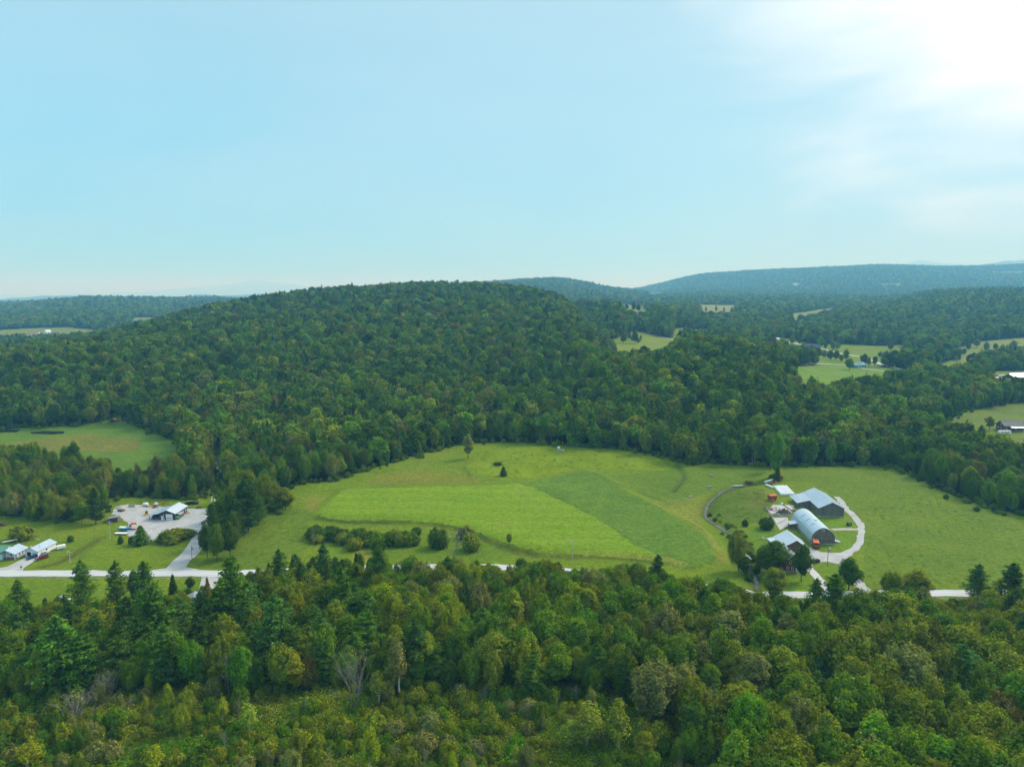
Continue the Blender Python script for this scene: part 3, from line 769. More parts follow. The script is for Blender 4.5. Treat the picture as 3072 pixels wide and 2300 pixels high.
# --- woodshed by the pine
t = place('woodshed', P(322, 1567), .12, 'small log-sided woodshed with tin roof beside a dark pine', 'shed')
MB().box(.1, 4.9, .1, 3.4, -.3, 1.9).build('wall', M['plank'], t)
for k in range(9):
    MB().cyl((2.4 + .06 * (k % 2), -.0, .15 + .2 * k), .10, 4.8, 'x', 8).build('log', M['plankred'], t)
roof_part(t, [((-.2, 1.75), (5.3, 2.7))], -.4, 3.8, M['roofdull'], 'roof', axis='y'); roof_part(t, [((-1.6, 1.5), (-.22, 1.74))], .6, 3.9, M['roofrust'], 'rusty_roof')
for x in (-1.4,): MB().box(x, x + .14, .8, .94, -.3, 1.5).build('post', M['plank'], t)
# --- the round-roofed barn
w_, L_ = 10.3, 28.0
t = place('barn', (134.7, 296.2), -.098, 'old plank barn with shiny rounded metal roof beside the farmyard', 'barn')
N_ = 13
def arc(k, s=1.0, o=0.0):
    a = math.pi * k / (N_ - 1)
    x = w_ / 2 - math.cos(a) * (w_ / 2 + o); z = 1.9 + (math.sin(a) ** .92) * (5.1 + o) + .55 * max(0, 1 - abs(x - w_/2) / (w_ * .30)) ** 1.0
    return (x, z)
prof = [arc(k) for k in range(N_)]
MB().prism([(0, 0)] + prof + [(w_, 0)], 0, L_).build('wall', M['plank'], t)
out = [arc(k, 1, .24) for k in range(N_)]; inn = [arc(k, 1, .06) for k in range(N_)]
out[-1] = (w_ + .9, 1.95); inn[-1] = (w_ + .85, 1.80); out[-2] = (out[-2][0] + .12, out[-2][1] + .1); out[0] = (-.42, 1.75); inn[0] = (-.36, 1.62)
mb = MB()
for k in range(N_ - 1): mb.prism([inn[k], inn[k+1], out[k+1], out[k]], -.35, L_ + .3)
o = mb.build('roof', M['roof'], t)
for y in (7.0, 13.5, 20.0):
    mb = MB()
    for k in (3, 4): mb.prism([(out[k][0], out[k][1] + .005), (out[k+1][0], out[k+1][1] + .005), (out[k+1][0], out[k+1][1] + .14), (out[k][0] - .05, out[k][1] + .14)], y, y + .16)
    mb.build('snow_guard', M['metal'], o)
MB().box(w_/2 - .5, w_/2 + .5, 10.0, 10.9, 7.4, 8.1).build('ventilator', M['roofw'], o)
MB().box(-.1, w_ + .1, -.1, L_ + .1, -.9, .45).build('foundation', M['concrete'], t)
f = on_face('front', w_, L_)
def zarch(a):
    for k in range(N_ - 1):
        if prof[k][0] <= a <= prof[k+1][0]:
            q = (a - prof[k][0]) / (prof[k+1][0] - prof[k][0] + 1e-9); return prof[k][1] * (1 - q) + prof[k+1][1] * q
    return 2
boards(t, f, .1, w_ - .1, zarch, M['plank'], .45)
opening(t, f, w_/2 - .45, 4.1, .85, 1.0, 'hay_opening')
mb = MB()
for k in range(14):
    a0, a1 = 2 * math.pi * k / 14, 2 * math.pi * (k + 1) / 14; cx, cz = w_ / 2, 6.55
    mb.prism([(cx + .36 * math.cos(a0), cz + .36 * math.sin(a0)), (cx + .55 * math.cos(a0), cz + .55 * math.sin(a0)), (cx + .55 * math.cos(a1), cz + .55 * math.sin(a1)), (cx + .36 * math.cos(a1), cz + .36 * math.sin(a1))], -.14, -.005)
o = mb.build('round_window', M['white'], t)
MB().prism([(w_/2 + .37 * math.cos(2*math.pi*k/14), 6.55 + .37 * math.sin(2*math.pi*k/14)) for k in range(14)], -.08, -.07).build('pane', M['glass'], o)
panel(MB(), f, 2.4, 7.6, 2.62, 2.72, .08, .16).build('door_track', M['metal'], t)
mb = MB()
for k in range(9): panel(mb, f, 2.5 + k * .42, 2.88 + k * .42, .25, 2.6, .085, .14 + .02 * (k % 2))
mb.build('sliding_door', M['plank'], t); opening(t, f, 6.4, .3, 1.1, 2.25)
window(t, f, .1, .3, 1.0, 2.3, 'white', .16); window(t, f, 8.3, .9, .8, .9, 'plankred', .1)
lf = on_face('left', w_, L_)
for k in range(11): window(t, lf, 6.6 + k * 1.85, .75, .75, .8, 'white', .1, False)
MB().prism([(-3.4, 0), (-.02, 0), (-.02, 2.9), (-3.4, 2.5)], 19.0, 22.5).build('milk_house', M['plankred'], t)
roof_part(t, [((-3.9, 2.55), (-.2, 3.15))], 18.5, 23.0, M['roof'], 'milk_house_roof')
MB().prism([(w_ + .05, 0), (w_ + 3.4, 0), (w_ + 3.4, .3), (w_ + .05, 1.1)], 2.0, 5.0).build('ramp', M['roofdull'], t)
MB().box(w_ + .3, w_ + 2.8, 6.5, 7.8, .5, .72).build('ramp_deck', M['concrete'], t)
# --- L-shaped shed
w_, L_ = 12.1, 26.0
t = place('shed', (154.9, 333.5), -.09, 'L-shaped dark plank shed with wide pale metal roof behind the barn', 'shed')
gable(t, w_, L_, 4.5, 2.9, M['plank'], M['roof'], .6)
f = on_face('front', w_, L_)
boards(t, f, .1, w_ - .1, lambda a: 4.5 + 2.9 * (1 - abs(a - w_/2) / (w_/2)), M['plank'], .4)
panel(MB(), f, .5, w_ - .3, 4.25, 4.4, .08, .14).build('door_track', M['plank'], t)
mb = MB(); 
for k in range(10): panel(mb, f, 1.0 + k * .86, 1.82 + k * .86, .45, 4.2, .075, .12 + .02 * (k % 2))
mb.build('sliding_door', M['plank'], t)
panel(MB(), f, 9.9, 10.0, .4, 4.2, .08, .15).build('door_frame', M['plankred'], t)
boards(t, on_face('left', w_, L_), 13.4, L_ - .1, lambda a: 4.5, M['plank'], .4, .5)
MB().prism([(-6.2, 0), (-.02, 0), (-.02, 4.3), (-6.2, 3.0)], 12.8, 22.5).build('wing_wall', M['plank'], t)
roof_part(t, [((-7.0, 2.86), (.3, 4.68))], 12.2, 25.9, M['roof'], 'wing_roof')
# --- gabled machine shed between barn and farmhouse
w_, L_ = 11.0, 12.5
t = place('machine_shed', (117.6, 284.2), -.08, 'gabled machine shed with long pale metal roof between barn and farmhouse', 'shed')
gable(t, w_, L_, 3.3, 2.9, M['plankred'], M['roofw'], .6, peak=5.2, eave2=2.3)
f = on_face('front', w_, L_)
boards(t, f, .1, w_ - .1, lambda a: 3.3 + 2.9 * a / 5.2 if a < 5.2 else 6.2 - 3.9 * (a - 5.2) / 5.8, M['plankred'], .3)
opening(t, f, 3.4, .1, 3.0, 2.9); panel(MB(), f, 6.45, 7.3, .3, 3.0, .07, .13).build('door', M['white'], t); panel(MB(), f, .6, 1.6, .4, 2.6, .07, .13).build('door', M['roof'], t)
MB().box(-3.0, -.02, 8.0, 12.0, -.2, 2.3).build('side_room', M['plankred'], t); roof_part(t, [((-3.5, 2.32), (.1, 3.0))], 7.5, 12.6, M['roofw'], 'side_room_roof')
# --- red farmhouse
w_, L_ = 6.8, 9.0
t = place('farmhouse', (110.2, 264.0), -.04, 'red clapboard farmhouse with white-framed windows behind a broad dark maple', 'farmhouse')
gable(t, w_, L_, 4.6, 2.5, M['redwall'], M['roofw'], .5, base=.5)
f = on_face('front', w_, L_); rg = on_face('right', w_, L_)
for a, z in ((.55, .9), (2.4, .9), (1.5, 3.3), (3.5, 3.3), (5.3, 3.3)): window(t, f, a, z, 1.05, 1.55, 'white', .16)
door(t, f, 4.25, .5, 1.0, 2.1)
MB().box(4.0, 5.6, -1.1, -.07, -.1, .28).build('step', M['stone'], t); MB().box(4.1, 5.5, -.65, -.07, .29, .5).build('step', M['stone'], t)
for y in (1.5, 5.5):
    for z in (.9, 3.2): window(t, rg, y, z, 1.0, 1.5, 'white', .16)
MB().box(2.9, 3.6, 5.0, 5.7, 5.8, 8.0).build('chimney', M['redwall'], t)
MB().prism([(0, 0), (5.2, 0), (5.2, 3.2), (2.6, 4.8), (0, 3.2)], 9.05, 15).build('rear_wing', M['redwall'], t); roof_part(t, [((-.4, 3.0), (2.6, 4.85)), ((5.6, 3.0), (2.6, 4.85))], 9.1, 15.4, M['roofw'], 'rear_roof')
# --- dark stream-side shed
t = place('shed', P(2229, 1690), 0, 'small black shed with white roof edge among trees by the stream', 'shed')
gable(t, 3.2, 4.2, 2.0, .6, M['black'], M['roofw'], .25); door(t, on_face('front', 3.2, 4.2), 1.1, .1, .9, 1.7)
# --- brown timber house at the right edge
t = place('house', P(3012, 1294), 0.0, 'brown timber house with grey roof at the right edge behind a camper', 'house')
gable(t, 9.0, 15.0, 4.6, 3.2, M['brownwall'], M['roofbrown'], .6, ridge='x', rib=0)
lf = on_face('left', 15, 9.0); f = on_face('front', 15, 9.0)
window(t, lf, 1.6, 1.4, 1.5, 1.3); window(t, lf, 4.6, 1.2, 1.4, 1.5); window(t, lf, 4.6, 4.3, 1.4, 1.6)
for a in (1.2, 4.6, 8.6): window(t, f, a, 1.2, 1.2, 1.6)
door(t, f, 6.7, .25, 1.0, 2.1, 'black')
roof_part(t, [((-2.6, 3.3), (1.4, 4.5))], 4.0, 15.4, M['roof'], 'porch_roof', axis='x')
for x in (4.4, 9.0, 14.6): MB().box(x, x + .18, -2.4, -2.2, -.3, 3.4).build('porch_post', M['brownwall'], t)
MB().box(4.0, 4.8, 5.0, 5.8, 6.5, 8.9).build('chimney', M['stone'], t)
# --- buildings far away
def far_house(uv, w, L, eave, rise, wm, rm, yaw, label, cat, name='house', ridge='y', wins=2):
    t = place(name, P(*uv), yaw, label, cat); gable(t, w, L, eave, rise, M[wm], M[rm], .6, ridge=ridge, rib=0)
    W_, D_ = (w, L) if ridge == 'y' else (L, w)
    f = on_face('front', W_, D_)
    for i in range(wins): window(t, f, W_ * (i + .5) / wins - .7, 1.0, 1.4, 1.6, 'white' if wm != 'white' else 'black', .2)
    door(t, f, W_ * .46, .2, 1.2, 2.2, 'white' if wm != 'white' else 'black', handle=False)
    return t
t = far_house((2408, 1050), 11, 24, 5.0, 4.5, 'brownwall', 'roofdark', -.35, 'long dark-roofed timber house with a front gable far beyond the wooded shoulder', 'house', ridge='x', wins=5)
MB().prism([(9, 0), (16, 0), (16, 5.2), (12.5, 9.0), (9, 5.2)], -3, .0).build('front_gable', M['brownwall'], t)
roof_part(t, [((8.4, 4.6), (12.5, 9.1)), ((16.6, 4.6), (12.5, 9.1))], -3.5, 5.0, M['roofdark'], 'gable_roof', rib=0)
window(t, lambda a, o, z: (a, -3 - o, z), 11.3, 1.0, 2.4, 3.0, 'blue', .3)
far_house((2562, 1104), 9, 13, 3.6, 3.2, 'teal', 'teal', .2, 'teal house with teal roof beside the country road', 'house', ridge='x')
far_house((2586, 1102), 6, 9, 3.4, 2.4, 'white', 'roofw', -.2, 'white-roofed outbuilding right beside the teal house', 'outbuilding', 'outbuilding')
far_house((3045, 1141), 14, 24, 3.5, 3.5, 'darkwall', 'roof', .35, 'dark shed with pale blue roof beyond the trees at the right edge', 'shed', 'shed', 'x', 3)
far_house((84, 1003), 12, 24, 3.5, 3.0, 'white', 'roofrust', .1, 'low far house with pinkish rusty roof in the left pasture', 'house', ridge='x', wins=4)
far_house((131, 1003), 10, 13, 7.0, 4.0, 'white', 'roofw', -.3, 'tall white farmhouse far off in the left pasture', 'house', wins=2)
far_house((152, 1003), 9, 16, 3.5, 3.0, 'brownwall', 'roofbrown', .0, 'brown far barn just right of the tall white farmhouse', 'barn', 'barn', 'x')
far_house((1928, 944), 9, 11, 5, 3, 'white', 'roofw', .3, 'white house among trees on the far plateau', 'house')
far_house((1968, 951), 8, 9, 4, 2.5, 'white', 'roof', .0, 'smaller pale house right of the plateau\'s white house', 'house')
far_house((1845, 939), 8, 12, 4, 2.5, 'palewall', 'roofdull', .1, 'grey-roofed house left of the plateau\'s white house', 'house')
far_house((1916, 893), 10, 34, 5, 4, 'white', 'roofw', .0, 'long white barn far off below the blue ridge', 'barn', 'barn', 'x', 5)
far_house((2380, 856), 10, 40, 5, 3, 'white', 'roofw', .0, 'tiny white building high on the far blue ridge', 'building', 'farm_building', 'x', 4)
far_house((1878, 1008), 7, 9, 3, 2.4, 'brownwall', 'roofdark', .2, 'small dark cabin at the left end of the hillside dirt track', 'cabin', 'cabin')
far_house((2152, 1003), 6, 8, 2.6, 2, 'white', 'roofw', .0, 'small white hut beside the far road bend', 'hut', 'hut')
t = place('cabin', P(328, 1269), .2, 'small open brown cabin at the wood edge above the left meadow', 'cabin')
roof_part(t, [((-.5, 2.0), (2.2, 3.4)), ((4.9, 2.0), (2.2, 3.4))], -.6, 4.2, M['roofrust'], rib=0); MB().box(.2, 4.2, 1.5, 3.6, -.2, 2.2).build('wall', M['plankred'], t)
for x in (.2, 4.1): MB().box(x, x + .15, .0, .15, -.2, 2.3).build('post', M['plank'], t)
t = place('shed', P(372, 1452), .5, 'old grey-roofed shed half hidden in trees above the gravel yard', 'shed')
gable(t, 5.5, 10, 2.8, 1.6, M['plankred'], M['roofdull'], .4, ridge='x'); opening(t, on_face('front', 10, 5.5), 2, .1, 2.5, 2.0)
for (u, v), w, lb in (((556, 1824), 5.5, 'grey-roofed house hidden by pines below the lower drive'), ((412, 1796), 3.4, 'small grey-roofed shed between the roadside pines')):
    t = place('house' if w > 5 else 'shed', P(u, v), .3, lb, 'house' if w > 5 else 'shed'); gable(t, w, w * .8, 2.6, 1.3, M['palewall'], M['roofdull'], .4, ridge='y'); window(t, on_face('front', w, w * .8), w * .3, .9, .9, 1.0)

# ------------------------------------------------------------------ farm things
def pole(uvb, vt, m, label, transformer=False, lamp=False, arm=True, rad=.15, cat='utility pole', name='utility_pole'):
    x, y = P(*uvb); h = zray(vt, y) - H1(x, y)
    t = place(name, (x, y), .05, label, cat)
    MB().tube([(0, 0, -.5), (0, 0, h * .5), (0, 0, h)], [rad, rad * .85, rad * .65], 8).build('pole', M[m], t)
    if arm: MB().box(-1.1, 1.1, -.06, .06, h - .75, h - .6).build('crossarm', M[m], t)
    for x_ in ((-.95, 0, .95) if arm else ()): MB().cyl((x_, 0, h - .5), .06, .2, 'z', 6).build('insulator', M['metal'], t)
    if transformer:
        o = MB().cyl((.42, 0, h - 1.6), .30, 1.0, 'z', 10).build('transformer', M['metal'], t); MB().cyl((.42, 0, h - 1.0), .07, .25, 'z', 6).build('bushing', M['white'], o)
    if lamp:
        o = MB().tube([(0, 0, h - .3), (0, -.6, h), (0, -1.1, h)], .04, 6).build('lamp_arm', M['metal'], t); MB().box(-.14, .14, -1.5, -1.0, h - .08, h + .06).build('lamp_head', M['white'], o)
    return t
pole((331, 1617), 1561, 'polegrey', 'tall grey pole with transformer on the lawn beside the woodshed', True)
pole((577, 1689), 1634, 'pole', 'brown pole with transformer beside the curve of the left driveway', True)
pole((211, 1690), 1651, 'polegrey', 'slim grey pole on the lawn right of the long garage', False, True)
pole((1717, 1678), 1618, 'polegrey', 'lone pale pole at the lower edge of the mown field')
pole((2482, 1697), 1640, 'pole', 'farmyard pole with transformer and lamp above a small shrub', True, True)
pole((2249, 1740), 1688, 'pole', 'thin pole beside the stream left of the farmhouse')
pole((2345, 1032), 1012, 'polegrey', 'far pole beside the country road before the dark-roofed house', rad=.25); pole((2683, 1112), 1094, 'polegrey', 'far pole with crossarm right of the teal house', rad=.25)
pole((2083, 990), 972, 'polegrey', 'far pole where the country road comes out of the woods', rad=.28)
pole((14, 1560), 1549, 'pole', 'short post on the back lawn at the left edge', arm=False)
t = place('mailbox', P(64, 1707), 0, 'dark mailbox on a post at the end of the garage drive', 'mailbox')
MB().box(-.07, .07, -.07, .07, -.3, .9).build('post', M['plank'], t); MB().prism([(-.25, .9), (.25, .9), (.25, 1.15), (.15, 1.3), (-.15, 1.3), (-.25, 1.15)], -.45, .45).build('box', M['black'], t)

def wheels(t, spots, r, wd=.25):
    for x, y in spots:
        o = MB().cyl((x, y, r), r, wd, 'x', 12).build('wheel', M['tyre'], t); MB().cyl((x, y, r), r * .5, wd + .04, 'x', 8).build('rim', M['metal'], o)
def car(xy, yaw, m, label, kind='car', s=.86, cat=None):
    """front towards -y"""
    t = place('parked_car' if kind != 'pickup' else 'pickup_truck', xy, yaw, label, cat or kind)
    t.scale = (s, s, s)
    L = 4.6 if kind != 'pickup' else 5.5; w = .92
    if kind == 'pickup':
        body = [(0, .45), (0, .95), (1.4, 1.08), (1.4, 1.05), (L, 1.05), (L, .45)]; cab = [(1.35, 1.05), (1.95, 1.72), (3.2, 1.72), (3.4, 1.05)]
    elif kind == 'suv':
        body = [(0, .4), (0, .85), (.15, .98), (1.2, 1.08), (L, 1.1), (L, .4)]; cab = [(1.1, 1.07), (1.8, 1.72), (4.2, 1.70), (4.58, 1.09)]
    else:
        body = [(0, .35), (0, .7), (.2, .82), (1.3, .95), (3.9, .98), (L, .9), (L, .35)]; cab = [(1.2, .93), (1.9, 1.42), (3.2, 1.42), (4.0, .96)]
    MB().prism(body, -w, w, 'x').build('body', M[m], t, bevel=.06)
    g = [(a + (.02 if i in (0,) else -.02 if i == 3 else 0), z - (.06 if z > 1.3 else -.0)) for i, (a, z) in enumerate(cab)]
    o = MB().prism(g, -w * .86, w * .86, 'x').build('cabin_glass', M['glass'], t)
    MB().prism([(cab[1][0] - .03, cab[1][1] - .055), (cab[2][0] + .03, cab[2][1] - .055), (cab[2][0], cab[2][1]), (cab[1][0], cab[1][1])], -w * .84, w * .84, 'x').build('roof', M[m], t)
    if kind == 'pickup':
        MB().box(-w * .85, w * .85, 3.5, L - .1, 1.052, 1.06).build('truck_bed', M['dark'], t)
        mb = MB(); mb.box(-w, -w * .88, 3.45, L, 1.055, 1.25); mb.box(w * .88, w, 3.45, L, 1.055, 1.25); mb.box(-w * .88, w * .88, L - .1, L, 1.065, 1.25); mb.build('bed_rail', M[m], t)
    for x in (-.68, .68):
        MB().box(x - .2, x + .2, -.03, .02, .62, .78).build('headlight', M['white'], t); MB().box(x - .16, x + .16, L - .02, L + .03, .7, .85).build('tail_light', M['red'], t)
    MB().box(-w, w, -.1, .02, .35, .55).build('bumper', M['metal' if kind == 'pickup' else 'black'], t)
    wheels(t, [(x, y) for x in (-.86, .86) for y in (.85, L - .95)], .36)
    return t
car(P(81, 1680), -.50, 'navy', 'dark blue car parked on the drive before the open garage bay', 'suv')
car(P(107, 1682), -.55, 'maroon', 'dark red pickup parked beside the white garage', 'pickup')
car(P(148, 1658), 2.5, 'silver', 'pale silver car parked alongside the garage\'s long wall', 'sedan')
t = place('cargo_trailer', P(170, 1650), -.75, 'white flat-topped cargo trailer at the back corner of the garage', 'trailer')
MB().box(-.9, .9, 0, 3.4, .55, 1.9).build('box', M['white'], t, bevel=.08); MB().box(-.05, .05, -1.2, 0, .5, .6).build('drawbar', M['metal'], t); wheels(t, [(-.92, 1.4), (.92, 1.4), (-.92, 2.2), (.92, 2.2)], .34)
car(P(2430, 1690), -1.15, 'black', 'black pickup parked at the right side of the farmhouse', 'pickup', .9)
car(P(3022, 1132), 1.3, 'white', 'small white car on the far pale lot at the right edge', 'car', 1.6)
car(P(300, 1600) if False else P(3000, 1130), .9, 'red', 'small red car beside the white car on the far lot', 'car', 1.3)

def wagon(xy, yaw, label, m, w=2.2, L=4.4, h=1.9, roof=False, cat='forage wagon', name='forage_wagon'):
    t = place(name, xy, yaw, label, cat)
    mb = MB(); mb.box(-w/2, w/2, 0, L, .8, .92)
    for a in ((-w/2, -w/2 + .1, 0, L), (w/2 - .1, w/2, 0, L), (-w/2 + .1, w/2 - .1, L - .1, L)): mb.box(*a, .92, .8 + h)
    mb.build('box', M[m], t, bevel=.03)
    mb = MB()
    for i in range(6):
        y = .05 + i * (L - .15) / 5
        for x in (-w/2 - .09, w/2 + .01): mb.box(x, x + .08, y, y + .08, .75, .82 + h)
    mb.build('stake', M[m], t)
    MB().box(-w/2 + .1, w/2 - .1, .02, .12, .92, .8 + h * .75).build('front_board', M['rust'], t)
    if roof: MB().prism([(-w/2 - .1, .83 + h), (w/2 + .1, .83 + h), (w/2 - .3, 1.15 + h), (-w/2 + .3, 1.15 + h)], -.1, L + .1).build('roof', M[roof], t)
    MB().tube([(0, 0, .7), (0, -1.5, .45)], .06, 6).build('drawbar', M['rust'], t)
    wheels(t, [(x, y) for x in (-w/2 + .1, w/2 - .1) for y in (.8, L - .8)], .42)
    return t
wagon(P(2448, 1647), -.35, 'red and orange forage wagon standing before the barn\'s white door', 'red', 2.4, 4.6, 1.9, 'orange')
wagon(P(2306, 1500), -1.3, 'red forage wagon in the grass near the stacked white bales', 'red', 2.4, 4.2, 1.8, 'orange')
wagon(P(2258, 1452), 1.4, 'rusty orange wagon in the weeds beyond the stream', 'rust', 2.0, 4.2, .9, False, 'farm wagon', 'farm_wagon')
t = place('manure_spreader', P(2350, 1436), 1.35, 'red tank spreader parked at the pasture\'s upper edge', 'spreader')
MB().cyl((0, 2.2, 1.2), .85, 3.6, 'y', 14).build('tank', M['red'], t); MB().cyl((0, .3, 1.2), .7, .3, 'y', 12).build('end_plate', M['black'], t); MB().tube([(0, 0, .8), (0, -1.6, .5)], .07, 6).build('drawbar', M['rust'], t); wheels(t, [(-.85, 2.2), (.85, 2.2)], .55, .4)
def implement(xy, yaw, label, m, cat, name, s=1.0, m2='rust'):
    """frame, hitch, arms and two wheels: a small field machine"""
    t = place(name, xy, yaw, label, cat); t.scale = (s, s, s)
    mb = MB(); mb.box(-1.3, 1.3, .0, .14, .55, .7); mb.box(-1.3, 1.3, 1.6, 1.74, .55, .7); mb.box(-.07, .07, -1.6, 1.6, .58, .72); mb.box(-1.3, -1.16, .14, 1.6, .56, .69); mb.box(1.16, 1.3, .14, 1.6, .56, .69); mb.build('frame', M[m], t)
    MB().prism([(-.7, .7), (.7, .7), (.5, 1.35), (-.5, 1.35)], .3, 1.4).build('hood', M[m], t, bevel=.05)
    for k in range(4): MB().tube([(-1.1 + k * .73, 1.7, .65), (-1.1 + k * .73, 2.2, .75), (-1.1 + k * .73, 2.35, .1)], .04, 5).build('tine', M[m2], t)
    wheels(t, [(-1.45, .8), (1.45, .8)], .42); return t
implement(P(2318, 1452), 1.2, 'dark red hay rake beside the row of white bales', 'rust', 'hay rake', 'hay_rake', .95)
implement(P(2330, 1449), .4, 'orange mower parked behind the row of white bales', 'orange', 'mower', 'mower', .75)
implement(P(2321, 1506), 1.1, 'dark red plough lying behind the red wagon near the bales', 'red', 'plough', 'plough', .9)
implement(P(464, 1524), .3, 'dark red implement behind the left end of the workshop', 'maroon', 'implement', 'farm_implement', .9); implement(P(449, 1521), .9, 'yellow implement between the white tank and the workshop', 'yellow', 'implement', 'farm_implement', .8)
implement(P(562, 1541), .5, 'yellow implement at the workshop\'s far right corner', 'yellow', 'implement', 'farm_implement', .7); implement(P(598, 1524), .9, 'rusty red harrow at the back edge of the gravel yard', 'rust', 'harrow', 'harrow', .8)
# white bales: a block, a short tail and a long row
bm_ = MB()
pr = [(.0, .58), (.08, .64), (1.12, .64), (1.26, .56), (1.33, .34)]
k_ = 14
for i, (x, r) in enumerate(pr):
    for j in range(k_): bm_.v.append((r * math.cos(2*math.pi*j/k_), r * math.sin(2*math.pi*j/k_), x))
for i in range(4):
    for j in range(k_): bm_.f.append((i*k_+j, i*k_+(j+1) % k_, (i+1)*k_+(j+1) % k_, (i+1)*k_+j))
bm_.f += [tuple(range(k_))[::-1], tuple(range(4*k_, 5*k_))]
bale0 = None
def bale(xy, lying, yaw, label, dz=0.0):
    global bale0
    if bale0 is None:
        bale0 = bm_.build('wrapped_bale', M['wrap'], None, True); o = bale0
        o.data.set_sharp_from_angle(angle=math.radians(50))
    else:
        o = bale0.copy(); COL.objects.link(o)
    o.location = (xy[0], xy[1], H1(*xy) + dz + (.64 if lying else 0)); o.rotation_euler = (math.radians(90) if lying else 0, 0, yaw); s = rng.uniform(.94, 1.06); o.scale = (s, s, s)
    tag(o, label, 'hay bale', 'white wrapped hay bales')
    if lying: o.location.x += .6 * math.sin(yaw); o.location.y -= -.6 * math.cos(yaw)
c0 = P(2345, 1486); dirx = (P(2374, 1486)[0] - c0[0]) / 5.0
ORDS = ['first', 'second', 'third', 'fourth', 'fifth', 'sixth', 'seventh', 'eighth', 'ninth', 'tenth', 'eleventh', 'twelfth']
d_ = P(2322, 1461); vx, vy = (d_[0] - c0[0]) / 9.5, (d_[1] - c0[1]) / 9.5
LR = ['leftmost', 'second from left', 'middle', 'fourth from left', 'fifth from left', 'rightmost']
for r_i in range(10):
    for c_i in range(6):
        if c_i < max(0, 5 - (10 - r_i) * 1.4) * .0: continue
        q = 1.36
        bale((c0[0] + c_i * q * .98 + vx * r_i + rng.normal() * .05, c0[1] + c_i * .10 + vy * r_i * .98 + rng.normal() * .09), False, rng.uniform(0, 6), 'white wrapped bale, %s in the %s row of the bale block' % (LR[c_i] if c_i != 2 else 'third from left', 'front' if r_i == 0 else ORDS[r_i] if r_i < 9 else 'back'))
a_, b_ = P(2291, 1448), P(2324, 1438)
for i in range(12):
    f_ = i / 11; bale((a_[0] + (b_[0] - a_[0]) * f_, a_[1] + (b_[1] - a_[1]) * f_), True, math.atan2(b_[1] - a_[1], b_[0] - a_[0]) + math.pi / 2, '%s white bale from the left in the long row behind the block' % ORDS[i])
a_, b_ = P(2298, 1458), P(2313, 1464)
for i in range(5):
    f_ = i / 4; bale((a_[0] + (b_[0] - a_[0]) * f_, a_[1] + (b_[1] - a_[1]) * f_), True, .4, '%s loose white bale from the left beside the bale block' % ORDS[i])
t = place('flat_wagon', P(2378, 1481), .5, 'grey flat hay wagon between the bale block and the shed', 'hay wagon')
mb = MB()
for k in range(9): MB().box(-1.1 + k * .25, -.88 + k * .25, 0, 5.0, .82, .9).build('plank', M['roofdull'], t)
MB().box(-.9, .9, .2, 4.8, .62, .8).build('frame', M['rust'], t); wheels(t, [(-1.0, .8), (1.0, .8), (-1.0, 4.2), (1.0, 4.2)], .4)
# feedlot: stone wall, rail fence, dung heap, scrap
def rail_fence(pts, label, h=1.2, rails=3, m='plank', post=2.2, cat='fence', name='rail_fence'):
    L = []
    for (a, b) in zip(pts[:-1], pts[1:]):
        n = max(1, round(math.dist(a, b) / post)); L += [(a[0] + (b[0]-a[0]) * i / n, a[1] + (b[1]-a[1]) * i / n) for i in range(n)]
    L.append(pts[-1]); o3 = (L[0][0], L[0][1]); t = place(name, o3, 0, label, cat); z0 = H1(*o3)
    Q = [(x - o3[0], y - o3[1], H1(x, y) - z0) for x, y in L]
    for x, y, z in Q: MB().box(x - .08, x + .08, y - .08, y + .08, z - .4, z + h + .1).build('post', M[m], t)
    for r in range(rails):
        for a, b in zip(Q[:-1], Q[1:]):
            zz = h * (r + .8) / rails; MB().tube([(a[0], a[1] - .1, a[2] + zz), (b[0], b[1] - .1, b[2] + zz)], .055, 4).build('rail', M[m], t)
rail_fence(poly((2312,1548),(2340,1549),(2373,1548)), 'grey plank fence along the front of the concrete feedlot', 1.5, 5, 'roofdull', 1.6)
rail_fence(poly((2301,1526),(2305,1536),(2320,1556),(2324,1570)), 'low board fence down the feedlot\'s left side', 1.0, 2, 'polegrey')
rail_fence(poly((2335,1572),(2348,1566),(2358,1560)), 'short pale rail fence in front of the barn\'s milk house', 1.1, 2, 'polegrey')
t = place('dung_heap', P(2352, 1541), 0, 'dark brown dung heap on the concrete feedlot beside the barn', 'dung heap')
r_ = np.random.default_rng(4); V = []; F = []
for i in range(7):
    for j in range(18):
        rr = 1 - i / 6; a = 2 * math.pi * j / 18
        V.append((4.6 * rr * math.cos(a) * (1 + .15 * math.sin(3 * a)), 2.2 * rr * math.sin(a), 2.7 * (1 - rr) ** .8 * (1 + .1 * r_.normal()) + (0 if i else -.3)))
for i in range(6):
    for j in range(18): F.append((i*18+j, i*18+(j+1) % 18, (i+1)*18+(j+1) % 18, (i+1)*18+j))
o = MB(); o.v = V; o.f = F; o.build('heap', M['manure'], t, True)
